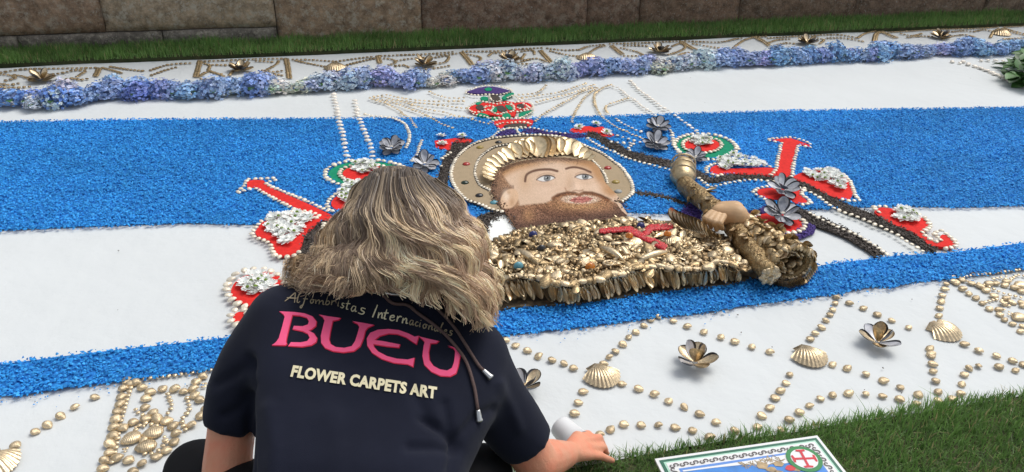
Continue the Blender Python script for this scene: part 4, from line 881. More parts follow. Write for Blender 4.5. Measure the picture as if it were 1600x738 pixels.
deep, mid_, peri, pale, white_ = (.20, .35, .78), (.32, .50, .88), (.38, .49, .84), (.60, .70, .90), (.74, .80, .76)
sect = [(-80, 35, deep, 'deep blue', 'at the far left end'), (35, 78, pale, 'pale blue', 'near the left end'), (78, 125, deep, 'deep blue', 'in front of the leftmost gilded flower'), (125, 190, mid_, 'bright blue', 'left of the second gilded flower'), (190, 235, deep, 'deep blue', 'between the two left gilded flowers'), (235, 345, mid_, 'bright blue', 'just before the second gilded flower'), (345, 368, white_, 'greenish white', 'just left of the second gilded flower'), (368, 418, mid_, 'bright blue', 'below the second gilded flower'), (418, 480, white_, 'greenish white', 'left of the upright shell strings'),
        (480, 545, pale, 'pale blue', 'above the upright shell strings'), (545, 668, peri, 'periwinkle blue', 'behind the left plume strings'), (668, 715, white_, 'greenish white', 'behind the left plume strings'), (715, 752, peri, 'periwinkle blue', 'behind the crown finial'), (752, 800, pale, 'pale lilac', 'behind the crown finial'), (800, 895, pale, 'pale blue', 'behind the right plume strings'), (895, 1022, peri, 'periwinkle blue', 'in front of the middle far scallop'), (1022, 1062, white_, 'greenish white', 'right of the middle far scallop'), (1062, 1110, pale, 'pale blue', 'above the open white area'),
        (1110, 1215, peri, 'periwinkle blue', 'above the open white area'), (1215, 1310, mid_, 'bright blue', 'in front of the right gilded flower'), (1310, 1400, mid_, 'light blue', 'right of the right gilded flower'), (1400, 1480, peri, 'periwinkle blue', 'below the last gilded flower'), (1480, 1700, mid_, 'bright blue', 'at the far right end')]
x = -45; NSEC = {}
while x < 1660:
    yt = np.interp(x, [h[0] for h in hline], [h[1] for h in hline]); yb = np.interp(x, [h[0] for h in hline], [h[2] for h in hline])
    cdef = next((s for s in sect if s[0] <= x < s[1]), sect[-1]); flat = cdef[2] is white_
    Zd = proj(np.array(G(x, yb, 0)))[2]; ppm = FPX/Zd
    hpx = yb-yt+2; rad = max(.058, min(.10, hpx/ppm*.52))*random.uniform(.80, 1.18)*(.9 if flat else 1)
    for k in range(2 if random.random() < .6 else 1):
        base = G(x+random.uniform(-5, 5)+(k*14), yb-1, 0)+Vector((random.uniform(-.04, .04), rad*.95+k*rad*.95+random.uniform(-.03, .03), 0)); rr = rad*random.uniform(.86, 1.12)*(1 if k == 0 else .9)
        c = Vector((base.x, base.y, rr*(.5 if flat else .68)+(k*.012))); root = empty('hydrangea_head', Vector((base.x, base.y, 0)))
        col = np.array(cdef[2])*random.uniform(.82, 1.18)+np.array([random.uniform(-.04, .08), random.uniform(-.03, .06), random.uniform(-.04, .04)])
        sc = (rr*random.uniform(.95, 1.45), rr*random.uniform(.8, 1.15), rr*random.uniform(.55, .8) if flat else rr*random.uniform(.7, 1.2))
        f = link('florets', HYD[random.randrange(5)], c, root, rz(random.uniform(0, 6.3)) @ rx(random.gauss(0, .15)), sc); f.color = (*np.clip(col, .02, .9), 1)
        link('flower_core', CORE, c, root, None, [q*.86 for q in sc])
        if random.random() < .55:
            a = random.uniform(-2.6, -.5); link('leaf', LEAF, c+Vector((math.cos(a)*rr*.5, math.sin(a)*rr*.6, rr*.05)), root, rz(a) @ ry(-.1), rr*.9)
        kk_ = (cdef[3], cdef[4]); NSEC[kk_] = NSEC.get(kk_, 0)+1
        tag(root, '%s %s hydrangea head in the row %s' % (ORD[NSEC[kk_]-1], cdef[3], cdef[4]), 'hydrangea', '%s hydrangeas %s' % (cdef[3], cdef[4]))
    x += rad*ppm*1.04
# the leafy plant at the right edge
root = empty('leafy_sprig', G(1600, 128)); tag(root, 'dark green leafy sprig lying at the right edge of the white sheet', 'leaves')
for i in range(170):
    px, py = random.uniform(1572, 1650), random.uniform(98, 138)
    if px < 1585 and py > 118: continue
    a = random.uniform(0, 6.3); link('leaf', LEAF, G(px, py+4, 0)+Vector((0, 0, random.uniform(.01, .09))), root, rz(a) @ ry(random.uniform(-.7, .2)) @ rx(random.uniform(-.5, .5)), random.uniform(.07, .13))

# stray crumbs of chips and seeds on the white
r = np.random.default_rng(44); VV, FF, CC = [], [], []
for i in range(150):
    if i < 90:
        t = r.uniform(0, 1); x = r.uniform(-20, 1620); yb_ = np.interp(x, [0, 340, 800, 1100, 1300, 1600], [622, 580, 527, 492, 464, 424]); y = yb_+abs(r.normal(0, 9))+2
    else: x = r.uniform(0, 1600); y = r.uniform(120, 620)
    q = np.array(G(x, y, .001)); s = r.uniform(.0018, .0045); a = r.uniform(0, 6.3); k = len(VV)*5
    pts_ = np.array([(math.cos(a), math.sin(a), 0), (-math.sin(a)*.6, math.cos(a)*.6, 0), (-math.cos(a), -math.sin(a), 0), (math.sin(a)*.6, -math.cos(a)*.6, 0), (0, 0, .8)])*s
    VV.append(pts_+q); FF.append(np.array([(0, 1, 4), (1, 2, 4), (2, 3, 4), (3, 0, 4)])+k); c_ = BLUES[r.integers(0, 5)] if i < 80 else (.12, .10, .08); CC.append(np.tile(c_, (5, 1)))
o = mkf('stray_crumbs', np.concatenate(VV), np.concatenate(FF), M['chips'], None, np.concatenate(CC)); tag(o, 'stray crumbs of chips and seeds scattered on the white sheet', 'crumbs', kind='stuff')

# dark edging under the rims of the ornate squares
for lab, pth in (('thin brown edge line of the left ornate square', [(196, 590), (186, 625), (177, 665), (169, 700), (156, 742)]), ('thin brown edge line of the right ornate square', [(1484, 433), (1520, 427), (1560, 424), (1604, 418)])):
    o = slab('edge_line', ribbon(pth, 3.0), .0006, .003, M['base_dark']); tag(o, lab, 'edge line')
o = shell_stuff('lace_beads', [(q, .017, .0135, .001, 4) for q in ([(206, 600), (196, 632), (188, 664), (181, 700), (172, 730)], [(212, 640), (220, 648), (236, 646)], [(262, 616), (268, 636), (258, 650)], [(292, 622), (296, 640), (284, 656), (290, 672)], [(214, 700), (230, 710), (250, 702), (258, 688)], [(212, 672), (222, 662), (240, 664), (256, 672)], [(1512, 440), (1540, 446), (1566, 458), (1600, 466)], [(1540, 472), (1562, 468), (1582, 482)], [(1580, 436), (1590, 430), (1602, 432)], [(1552, 436), (1566, 434), (1578, 440)])], 'gold'); tag(o, 'fine lace of tiny gilded beads inside the ornate squares', 'shell beads')
# ================================================================== the saint
def gem(x, y, z, m, parent, sx=.020, sy=.016, h=.008, rot=0):
    V, F = lathe((0, 0, 0), (0, 0, 1), [(0, .5), (.25, .5), (.75, .36), (1, .12), (1.02, .005)], 10)
    q = G(x, y, z)
    V = [q+rz(rot) @ Vector((v.x*sx, v.y*sy, v.z*h)) for v in V]
    return mk('jewel', V, F, M[m], parent, origin=q)
halo = empty('halo', Gn(halo_p, 0).mean(0)); tag(halo, 'large tan jewelled halo hat behind the saint\'s face', 'halo')
slab('halo_disc', halo_p, .001, .016, M['halo'], halo, 4)
def rope(path, step, size, z, parent, sn=4):
    """tight chain of small shells on a thin dark strip"""
    if len(path) > 3: slab('rope_bed', ribbon(path, 4.2), .0155, .0172, M['base_seed'], parent)  # dark ribbon added below so the gaps between shells look dark
    shell_row(parent, path, step, size, 'cream', z, sn, jit=.05)
rope([(764, 326), (753, 320.5), (740, 316), (728, 311), (712, 294), (705, 277), (707, 260), (717, 242.5), (737, 226.5), (763, 217.5), (791, 213.5), (818, 211.5), (844, 211)], .020, .018, .017, halo)
rope([(764, 326), (775, 329), (786, 331)], .020, .018, .017, halo)
rope([(844, 211), (871, 213.5), (895, 219), (914, 228), (938, 238), (957, 251), (972, 263), (984, 280), (989, 294), (986, 304), (971, 315)], .020, .020, .017, halo)
rope([(764.5, 297), (749, 288), (742, 271), (744.6, 256), (753, 243), (772, 230), (799, 225), (825, 223), (852, 222)], .018, .0145, .017, halo)
rope([(926, 251), (935, 260), (945, 273), (949, 286)], .018, .0145, .017, halo)
for x, y, m in ((779, 223, 'gem_dark'), (750, 231, 'gem_ochre'), (728.5, 257, 'gem_red'), (726.5, 286, 'gem_dgreen'), (749, 306, 'gem_dark'), (823, 219, 'gem_ochre'), (873, 221, 'gem_teal'), (949.5, 263, 'gem_red'), (962, 285, 'gem_ochre'), (772, 317, 'gem_teal'), (966, 300, 'gem_grey'), (917, 238, 'gem_navy')):
    gem(x, y, .016, m, halo, .036, .032, .009, .2)

def place_along(name, me, A, B, parent, upv=(0, 0, 1), width=1.0):
    A, B = Vector(A), Vector(B); X = (B-A); L_ = X.length; X.normalize(); up = Vector(upv); Y = up.cross(X)
    if Y.length < 1e-3: Y = Vector((1, 0, 0)).cross(X)
    Y.normalize(); Z = X.cross(Y); q = Matrix((X, Y, Z)).transposed().to_quaternion()
    return link(name, me, A, parent, q, (L_, L_*width, L_))
# brim of big pale mussels over the forehead
M['brim'] = mat('brim_gold', (.84, .67, .41), .34, .6, vary=.2, nscale=60, rnd=.12, bump=.2, bscale=200)
MUS['brim'] = mussel_mesh('mussel_brim', M['brim'], M['brim'], wid=.36, deep=.26)
brim = empty('shell_brim', G(850, 245, .02)); tag(brim, 'curved brim of overlapping pale gold mussel shells above the forehead', 'shell brim')
bases = catmull(Z7([(385, 525), (390, 485), (410, 455), (440, 425), (480, 395), (530, 375), (600, 360), (670, 350), (720, 348), (780, 348), (830, 343), (880, 338), (940, 330), (1000, 330), (1060, 345), (1110, 360), (1150, 372)]), 3)
tips = catmull(Z7([(285, 525), (270, 465), (300, 405), (335, 358), (390, 332), (450, 290), (525, 258), (590, 235), (665, 220), (720, 216), (785, 215), (860, 218), (960, 212), (1050, 232), (1115, 268), (1185, 310), (1215, 335)]), 3)
nb = 22
for i in range(nb):
    k = i*(len(bases)-1)/(nb-1); a = bases[int(k)]; t = tips[min(int(k+random.uniform(-.3, .3)), len(tips)-1)]
    place_along('mussel_shell', MUS['brim'], G(*a, .022), G(*t, .038+random.uniform(0, .008)), brim, (random.uniform(-.45, .45), -.35, 1), random.uniform(.95, 1.15))
tan_in = Z7([(330, 600), (250, 520), (235, 430), (290, 330), (390, 262), (520, 232), (660, 222), (850, 215), (1000, 215), (1120, 270), (1200, 350), (1240, 420), (1100, 400), (800, 380), (500, 450), (390, 560)])
# face: coloured sand laid like a painting, slightly domed
def seg_d(X, Y, pts):
    d = np.full(X.shape, 1e9)
    for (x0, y0), (x1, y1) in zip(pts, pts[1:]):
        vx, vy = x1-x0, y1-y0; t = np.clip(((X-x0)*vx+(Y-y0)*vy)/(vx*vx+vy*vy+1e-9), 0, 1)
        d = np.minimum(d, np.hypot(X-x0-t*vx, Y-y0-t*vy))
    return d
def sm(d, a, b): t = np.clip((d-a)/(b-a), 0, 1); return t*t*(3-2*t)
Z40 = lambda p: zpx(p, 5.27, 740, 300)
face_p = Z7([(350, 620), (362, 560), (375, 515), (405, 470), (450, 430), (560, 385), (680, 365), (800, 350), (920, 345), (1050, 357), (1150, 373), (1200, 388), (1250, 440), (1290, 540), (1350, 610), (1420, 692)])+Z40([(1160, 75), (1210, 92), (1250, 150), (1270, 195), (1200, 217), (1050, 240), (850, 252), (650, 268), (500, 297), (380, 312), (340, 292), (298, 220), (250, 165), (208, 110), (168, 40)])
def face_color(X, Y, rr):
    c = np.zeros(X.shape+(3,)); skin = np.array((.66, .47, .33))
    c[:] = skin
    def mixin(col, wgt): c[:] = c*(1-wgt[..., None])+np.array(col)*wgt[..., None]
    # pigments: warmer sand towards hairline and temple, paler cheeks
    def blob(x, y, rx_, ry_, col, s, rot=0.0):
        dx, dy = X-x, Y-y; u = (dx*math.cos(rot)+dy*math.sin(rot))/rx_; v = (-dx*math.sin(rot)+dy*math.cos(rot))/ry_
        mixin(col, s*np.exp(-(u*u+v*v)))
    hair = catmull(Z7([(362, 640), (385, 540), (440, 460), (560, 400), (680, 378), (800, 362), (920, 358), (1050, 368), (1150, 385), (1210, 420), (1260, 500), (1300, 580), (1345, 615)]), 4)
    dh = seg_d(X, Y, hair); mixin((.45, .235, .10), .9*(1-sm(dh, 4, 17))); mixin((.11, .06, .04), .85*(1-sm(dh, 0, 6.5))*(1-sm(X, 890, 940)))
    side = [(758, 285), (772, 262), (784, 262), (790, 276), (799, 288), (808, 300), (814, 318), (812, 335), (780, 335), (760, 320)]; insd = inpoly(X, Y, side); ws = np.where(insd, sm(seg_d(X, Y, side[2:8]), 0, 5), 0); mixin((.36, .20, .11), ws*.95); mixin((.10, .06, .05), ws*.55*(1-sm(X-.55*(Y-285), 766, 796)))
    blob(862, 300, 24, 12, (.72, .52, .38), .7); blob(930, 292, 14, 9, (.72, .52, .38), .6); blob(865, 258, 26, 7, (.70, .53, .40), .6)
    blob(820, 282, 10, 17, (.50, .30, .15), .45); blob(889, 285, 5, 15, (.52, .33, .2), .45, .1); blob(875, 296, 20, 4, (.56, .37, .25), .35, -.3)
    blob(852, 288, 16, 4, (.52, .33, .22), .4); blob(914, 285, 15, 4, (.54, .35, .23), .35); blob(836, 270, 9, 8, (.58, .40, .27), .4)
    # left ear
    dx, dy = (X-796)/13, (Y-311)/17; e = np.hypot(dx*.9+dy*.3, dy); mixin((.14, .08, .055), .55*(1-sm(np.abs(e-1.08), .06, .3))*(X < 803)); mixin((.66, .44, .28), 1-sm(e, .85, 1.02)); blob(791, 306, 5, 8, (.78, .62, .47), .9); blob(800, 316, 4, 7, (.46, .26, .14), .7); blob(795, 301, 3, 3, (.42, .24, .13), .6)
    # beard and moustache of red brown and dark grains
    btop = [(780, 326), (800, 325), (812, 320), (835, 317.5), (852, 316), (862, 311), (869, 305), (878, 302), (888, 300.5), (901, 302)]
    bp = btop+[(904, 304), (918, 300.5), (930, 302), (942, 305), (953, 310), (962, 316), (972, 330), (990, 345), (940, 370), (780, 370), (760, 330)]
    inb = inpoly(X, Y, bp); db = seg_d(X, Y, bp[:16]); wb = np.where(inb, sm(db, -1, 4), 0)*1.0
    n1 = rr
    mixin((.36, .175, .085), wb*.95)
    low = sm(Y-(348-.13*(X-840)*0-.08*np.abs(X-905)), -34, -6)
    mixin((.16, .085, .06), wb*low*.75); mixin((.06, .035, .03), wb*sm(seg_d(X, Y, [(800, 358), (840, 355), (900, 347), (945, 343), (978, 338), (966, 322)]), 16, 3)*.6)
    for k in range(7):
        p = [(834+k*9, 318+(k > 3)*2), (842+k*9, 326), (853+k*9, 333), (864+k*9, 338)]; mixin((.085, .035, .02), wb*.5*(1-sm(seg_d(X, Y, p), .6, 2.6)))
    blob(905, 322, 38, 6, (.52, .28, .13), .75); blob(826, 336, 9, 10, (.54, .29, .13), .5)
    # mouth surround and lips
    dx, dy = (X-907)/33, (Y-311.5)/8.0; e = np.hypot(dx, dy); mixin((.70, .48, .34), 1-sm(e, .72, 1.08))
    mo = [(864, 310), (872, 305), (886, 302), (899, 303), (905, 305), (912, 301.5), (925, 302), (938, 306), (950, 313)]
    dm = seg_d(X, Y, mo); mixin((.20, .08, .035), .9*(1-sm(dm, 1.2, 4.2))); mixin((.06, .03, .02), .6*(1-sm(seg_d(X, Y, [(868, 307.5), (877, 303), (888, 300.5), (899, 301.5)]), .5, 2.2))); mixin((.06, .03, .02), .5*(1-sm(seg_d(X, Y, [(912, 300.5), (926, 301.5), (940, 305.5), (955, 312)]), .5, 2)))
    lip = [(889, 313.5), (898, 308.5), (907, 307.3), (911, 308), (916, 306.8), (926, 310.5), (922, 314.5), (910, 317.5), (898, 316.8)]
    il = inpoly(X, Y, lip); mixin((.50, .17, .14), il*.9); mixin((.25, .05, .045), .85*(1-sm(seg_d(X, Y, [(890, 313), (900, 311.6), (910, 312), (918, 311.2), (926, 310.6)]), .3, 1.3)))
    # nose
    mixin((.36, .19, .11), .65*(1-sm(seg_d(X, Y, [(883, 294), (885, 298.5), (889, 299.5)]), .4, 1.8))); mixin((.26, .12, .07), .75*(1-sm(seg_d(X, Y, [(895, 299), (900, 297.5), (905, 298.8), (911, 297)]), .4, 1.6)))
    blob(902, 292, 6, 6, (.74, .54, .40), .7)
    # eyes and brows
    for (cx, cy, rw, rh, ix, sl) in ((853, 279.8, 14.5, 5.6, 855, -.10), (912.5, 277.3, 14, 5.0, 914.5, .02)):
        yy = Y-cy-sl*(X-cx); t = (X-cx)/rw; up = -rh*(1-np.clip(t*t, 0, 1))**.8; lo = rh*.75*(1-np.clip(t*t, 0, 1))
        ins = (np.abs(t) < 1) & (yy > up) & (yy < lo); mixin((.70, .68, .64), ins*1.0)
        di = np.hypot(X-ix, (yy+1.3)*1.05); mixin((.16, .165, .165), ins*(1-sm(di, 4.9, 5.9))); mixin((.28, .29, .28), ins*.5*(1-sm(np.abs(di-3.2), .3, 1.1))); mixin((.012, .012, .012), ins*(1-sm(di, 1.5, 2.3)))
        mixin((.8, .8, .8), ins*.9*(1-sm(np.hypot(X-ix+1.6, yy+2), .4, 1.1)))
        du = np.where(np.abs(t) < 1.05, np.abs(yy-up), 9); mixin((.07, .04, .03), .9*(1-sm(du, .5, 1.7))); dl = np.where(np.abs(t) < 1, np.abs(yy-lo), 9); mixin((.25, .13, .08), .6*(1-sm(dl, .3, 1.3)))
        du2 = np.where(np.abs(t) < 1, np.abs(yy-up+3.4), 9); mixin((.36, .20, .12), .5*(1-sm(du2, .3, 1.4)))
    for br, wv in ((Z7([(635, 545), (640, 510), (655, 485), (700, 462), (760, 450), (840, 448), (900, 462)]), 2.4), (Z7([(972, 442), (1010, 432), (1050, 430), (1110, 443), (1175, 470)]), 2.1)):
        mixin((.13, .065, .042), .95*(1-sm(seg_d(X, Y, catmull(br, 4)), wv*.45, wv*1.1)))
    # grain of the sand: sparse dark grains in the beard, fine ones on the skin
    c *= (1+(.34*wb+.11)[..., None]*(rr-.5)[..., None]*2); wb = np.maximum(wb, np.where(np.hypot((X-796)/13*.9+(Y-311)/17*0, (Y-311)/17) > 1.05, ws, 0)); gr = (RNG.uniform(0, 1, X.shape) < .26) & (wb > .4); c[gr] *= .35; gr = (RNG.uniform(0, 1, X.shape) < .12) & (wb > .4); c[gr] = np.clip(c[gr]*1.7, 0, .7)
    edge = (RNG.uniform(0, 1, X.shape) < .4*(1-sm(dh, 0, 10))*(1-sm(X, 880, 925))); c[edge] *= .45
    return np.clip(c, .01, .9)
xs_ = np.arange(762, 984, .8); ys_ = np.arange(243, 362, .8); X, Y = np.meshgrid(xs_, ys_)
ins = inpoly(X, Y, catmull(face_p, 3, True))
dome = .018+.016*np.exp(-(((X-880)/75)**2+((Y-300)/42)**2))+.006*np.exp(-(((X-899)/7)**2+((Y-288)/10)**2))
colr = face_color(X, Y, RNG.uniform(0, 1, X.shape))
d3 = np.array(CF)*FPX+(X-800)[..., None]*np.array(CR)-(Y-369)[..., None]*np.array(CU)
pos = np.array(CP)+d3*((dome-CAM_H)/d3[..., 2])[..., None]
idx = np.arange(X.size).reshape(X.shape); q_ok = ins[:-1, :-1] & ins[1:, :-1] & ins[:-1, 1:] & ins[1:, 1:]
Fq = np.stack([idx[:-1, :-1], idx[1:, :-1], idx[1:, 1:], idx[:-1, 1:]], -1)[q_ok]
used, inv = np.unique(Fq, return_inverse=True); Fq = inv.reshape(-1, 4)
face = empty('saint_face', G(880, 310, .001)); tag(face, 'bearded face of the saint drawn in coloured sand, looking up right', 'face picture')
mkf('sand_painting', pos.reshape(-1, 3)[used], Fq, M['face'], face, colr.reshape(-1, 3)[used], smooth=True)
slab('face_base', [(880+(x-880)*.985, 300+(y-300)*.985) for x, y in face_p], .001, .0165, M['base_dark'], face, 2)

BROWN = [(.10, .055, .035), (.20, .105, .055), (.30, .165, .085), (.05, .032, .028)]
for q, wd in (([(768, 302), (772, 312), (780, 322), (788, 332), (797, 343), (806, 357)], 8), ([(770, 296), (770, 284), (776, 275), (786, 265), (806, 254), (828, 250), (852, 247), (875, 246)], 4.5), ([(962, 316), (971, 322), (979, 334)], 5)):
    chips('hair_grains', [ribbon(q, wd)], [], .0075, BROWN, .022, int(q[0][1]), 'seeds', face, density=1.6)
# ---------------------------------------------------------------- cloak of gold shells
c_top = Z40([(100, 425), (200, 395), (350, 325), (480, 298), (560, 287), (700, 260), (850, 250), (1050, 245), (1250, 215), (1340, 237), (1430, 242), (1530, 238), (1640, 248)])+zpx([(400, 262), (560, 330), (720, 375), (810, 500), (910, 600), (960, 650)], 5.27, 1000, 300)
c_low = zpx([(820, 640), (740, 612), (640, 605), (560, 645), (430, 662), (200, 635), (0, 632)], 5.27, 1000, 300)+zpx([(1230, 205), (1000, 265), (800, 312), (650, 285), (540, 255), (400, 240), (230, 245), (100, 262)], 5.27, 740, 390)
cloak_p = c_top+c_low
CZ = .085
def cz(x, y):
    """top of the heap under a pixel: low at the neck, full at the chest"""
    yt = np.interp(x, [759, 806, 873, 977, 1063, 1137, 1182], [380, 361, 348, 341, 348, 375, 423]); t = min(1, max(0, (y-yt)/45))
    return .035+(CZ-.035)*t**.6
cloak = empty('gold_cloak', Gn(cloak_p, 0).mean(0)); tag(cloak, 'heaped cloak of gilded shells below the saint\'s beard with a shell fringe', 'shell cloak')
nx_, ny_ = 90, 34; X, Y = np.meshgrid(np.linspace(752, 1186, nx_), np.linspace(338, 452, ny_)); ins = inpoly(X, Y, cloak_p)
Zt = np.vectorize(cz)(X, Y)-.006+.006*np.random.default_rng(3).uniform(-1, 1, X.shape)
d3 = np.array(CF)*FPX+(X-800)[..., None]*np.array(CR)-(Y-369)[..., None]*np.array(CU); pos = np.array(CP)+d3*((Zt-CAM_H)/d3[..., 2])[..., None]
idx = np.arange(X.size).reshape(X.shape); ok = ins[:-1, :-1] | ins[1:, 1:] | ins[:-1, 1:] | ins[1:, :-1]
Fq = np.stack([idx[:-1, :-1], idx[1:, :-1], idx[1:, 1:], idx[:-1, 1:]], -1)[ok]; used, inv = np.unique(Fq, return_inverse=True)
mkf('heap_bed', pos.reshape(-1, 3)[used], inv.reshape(-1, 4), M['base_dark'], cloak, smooth=True)
slab('heap_core', [(x, y) for x, y in cloak_p], .001, .034, M['base_dark'], cloak)
slab('backing_strip', [(768, 486), (800, 480), (850, 476), (900, 474), (950, 467), (1000, 458), (1050, 452), (1140, 444), (1170, 436), (1165, 425), (1000, 420), (770, 440)], .0008, .0115, M['base_dark'], cloak)
# loose grit and shell pieces: too many to count, joined
r = np.random.default_rng(5); VV, FF, CC, k = [], [], [], 0
M['grit'] = mat('gilded_pieces', attr=True, rough=.34, metal=.7, bump=.3, bscale=220)
pts = []
while len(pts) < 4200:
    x, y = r.uniform(755, 1184), r.uniform(338, 452)
    if inpoly(np.array([x]), np.array([y]), cloak_p)[0]: pts.append((x, y))
oct_ = np.array([(1, 0, 0), (0, 1, 0), (-1, 0, 0), (0, -1, 0), (.1, .1, 1), (.7, .7, .5), (-.7, .6, .45), (-.6, -.7, .5), (.65, -.7, .45)], float)
ofc = np.array([(0, 5, 4), (5, 1, 4), (1, 6, 4), (6, 2, 4), (2, 7, 4), (7, 3, 4), (3, 8, 4), (8, 0, 4), (0, 1, 5), (1, 2, 6), (2, 3, 7), (3, 0, 8)])
for x, y in pts:
    s = r.choice([.006, .008, .011, .015], p=[.35, .3, .22, .13]); Q = oct_*np.array([s*r.uniform(.6, 1.4), s*r.uniform(.4, 1), s*r.uniform(.4, 1.1)])*(1+r.uniform(-.3, .3, (9, 1)))
    e = Quaternion((r.uniform(-1, 1), r.uniform(-1, 1), 3*r.uniform(-1, 1)), r.uniform(0, 3)); Rm = np.array(e.to_matrix())
    zz = cz(x, y); VV.append(Q@Rm.T+np.array(G(x, y, zz))); FF.append(ofc+k); k += 9
    nn = mnoise.noise((x*.035, y*.07, 2)); base = np.array((.66, .50, .29)) if nn > .0 else np.array((.30, .205, .105))
    base = base*(1.15 if (850 < x < 1000 and y > 392) else 1)
    CC.append(np.tile(base*r.uniform(.5, 1.25), (9, 1)))
o = mkf('shell_grit', np.concatenate(VV), np.concatenate(FF), M['grit'], cloak, np.clip(np.concatenate(CC), .02, .9)); o['kind'] = 'stuff'
# bigger shells set into the heap
for i in range(230):
    x, y = pts[i*5]; z = cz(x, y)+.002
    q = rz(random.uniform(0, 6.3)) @ ry(random.gauss(0, .4)) @ rx(random.gauss(0, .4)); kk = random.choice(['gold', 'gold', 'gold_dark', 'gold_dark'])
    link('clam_shell', CLAM[kk], G(x, y, z), cloak, q, random.uniform(.018, .042))
for i in range(110):
    x, y = pts[i*7+2]; z = cz(x, y)+.004; a = random.uniform(0, 6.3); p0 = G(x, y, z); L_ = random.uniform(.03, .055)
    place_along('mussel_shell', MUS['gold'], p0, p0+Vector((math.cos(a)*L_, math.sin(a)*L_*.8, random.uniform(-.004, .012))), cloak, (random.uniform(-.5, .5), random.uniform(-.5, .5), random.choice((-1, 1))), .9)
for i in range(46):
    x, y = pts[i*13+5]; z = cz(x, y)+.004
    link('large_clam', CLAM[random.choice(['gold', 'gold_dark'])], G(x, y, z), cloak, rz(random.uniform(0, 6.3)) @ ry(random.gauss(0, .3)) @ rx(random.gauss(0, .3)), (random.uniform(.045, .065), random.uniform(.04, .055), random.uniform(.03, .05)))
# curled shells along the lower lip of the cloak
lip_ = catmull(c_low[::-1], 4)
for q, d in walk([G(x, y-3, CZ) for x, y in lip_], .030):
    a = math.atan2(d.y, d.x); link('lip_shell', CLAM[random.choice(['gold', 'gold', 'gold_dark'])], q+Vector((0, random.uniform(-.004, .008), random.uniform(-.002, .004))), cloak, rz(a+random.gauss(0, .25)) @ rx(random.gauss(.25, .2)), (random.uniform(.034, .055), random.uniform(.026, .036), random.uniform(.024, .04)))
# hanging fringe of mussel shells on the near edge
fr_low = catmull([(762, 476), (784, 474), (831, 468), (873, 473), (916, 471), (945, 464), (987, 454), (1025, 451), (1082, 446), (1133, 440), (1155, 438), (1172, 436)], 6)
top_w = walk([G(x, y, CZ-.006) for x, y in lip_], .0105); bot_w = [G(x, y, .018) for x, y in fr_low]
bx = np.array([b_.x for b_ in bot_w]); by = np.array([b_.y for b_ in bot_w])
for q, d in top_w:
    xx = q.x+random.gauss(.012, .008); bb = Vector((xx, float(np.interp(xx, bx, by))+random.gauss(0, .006), .015+random.uniform(0, .014)))
    place_along('fringe_shell', MUS['brim'] if random.random() < .6 else MUS['gold'], q, bb, cloak, (random.uniform(.3, .9), -.95, .2), random.uniform(.52, .72))
# named details on the cloak
def on(x, y, dz=.004): return G(x, y, cz(x, y)+dz)
def spiral(x, y, R_, label):
    pts_ = []
    for i in range(34):
        t = i/33; a = 4.6*math.pi*t; rr = R_*(1-t*.9); pts_.append(on(x, y, .008)+Vector((rr*math.cos(a), rr*.85*math.sin(a), .012*t)))
    V, F = tube(pts_, [R_*(.27-.2*i/33) for i in range(34)], 8); o = mk('snail_shell', V, F, M['gold']); tag(o, label, 'snail shell')
spiral(952, 413, .024, 'gilded spiral snail shell on the lower middle of the cloak'); spiral(1090, 391, .024, 'gilded spiral snail shell near the right end of the cloak')
for (a, b_, lb) in (((937, 387), (975, 408), 'slender gilded shell slanting across the cloak beside the spiral'), ((994, 410), (1044, 394), 'long gilded oyster-like shell on the right part of the cloak'), ((806, 391), (842, 414), 'long thin gilded shell at the left part of the cloak')):
    V, F = tube([on(*a, .006).lerp(on(*b_, .006), t)+Vector((0, 0, .008*math.sin(math.pi*t))) for t in np.linspace(0, 1, 9)], [.004+.011*math.sin(math.pi*t)**.8 for t in np.linspace(0, 1, 9)], 10)
    o = mk('long_shell', V, F, M['gold']); tag(o, lb, 'long shell')
for x, y, lb in ((983, 377, 'left'), (1043, 374, 'right')):
    o = link('scallop_shell', SCAL, on(x, y-5, .008), None, rz(-1.5) @ ry(.1), .085); tag(o, 'gilded scallop under the red cross carrying a red stone, the %s one' % lb, 'scallop', 'scallops on the cloak')
    g_ = gem(x, y-7, cz(x, y)+.024, 'gem_amber', None, .03, .024, .016); g_.name = 'red_stone'; tag(g_, 'orange red stone on the %s scallop of the cloak' % lb, 'stone')
for x, y, m, lb in ((833, 368, 'gem_navy', 'deep blue pointed stone on the upper left of the cloak'), (846, 390, 'gem_dark', 'dark oval stone left on the cloak'), (810, 417, 'gem_teal', 'pale turquoise stone at the lower left of the cloak'), (922, 418, 'gem_amber', 'amber stone near the lower middle of the cloak'), (1001, 354.5, 'gem_navy', 'slate blue stone above the red cross')):
    g_ = gem(x, y, cz(x, y)+.008, m, None, .036, .026, .018, .2); g_.name = 'cloak_stone'; tag(g_, lb, 'stone')
# red beaded cross
xr = empty('beaded_cross', on(1000, 370)); tag(xr, 'sword shaped cross of red beads lying across the cloak', 'cross')
def bead_strip(a, b_, wpx, n):
    VV, FF, CC, k = [], [], [], 0; r = np.random.default_rng(int(a[0]))
    for i in range(n):
        t = r.uniform(0, 1); x = a[0]+(b_[0]-a[0])*t; y = a[1]+(b_[1]-a[1])*t; dx, dy = b_[0]-a[0], b_[1]-a[1]; l = math.hypot(dx, dy); o_ = r.uniform(-.5, .5)*wpx
        s = .0055*r.uniform(.8, 1.3); c_ = np.array(on(x-dy/l*o_, y+dx/l*o_, .012+.006*(1-4*(o_/wpx)**2)))
        VV.append(oct_*s+c_); FF.append(ofc+k); k += 9; CC.append(np.tile(np.array((.62, .03, .035))*r.uniform(.6, 1.3), (9, 1)))
    mkf('beads', np.concatenate(VV), np.concatenate(FF), M['red_bead'], xr, np.concatenate(CC))['kind'] = 'stuff'
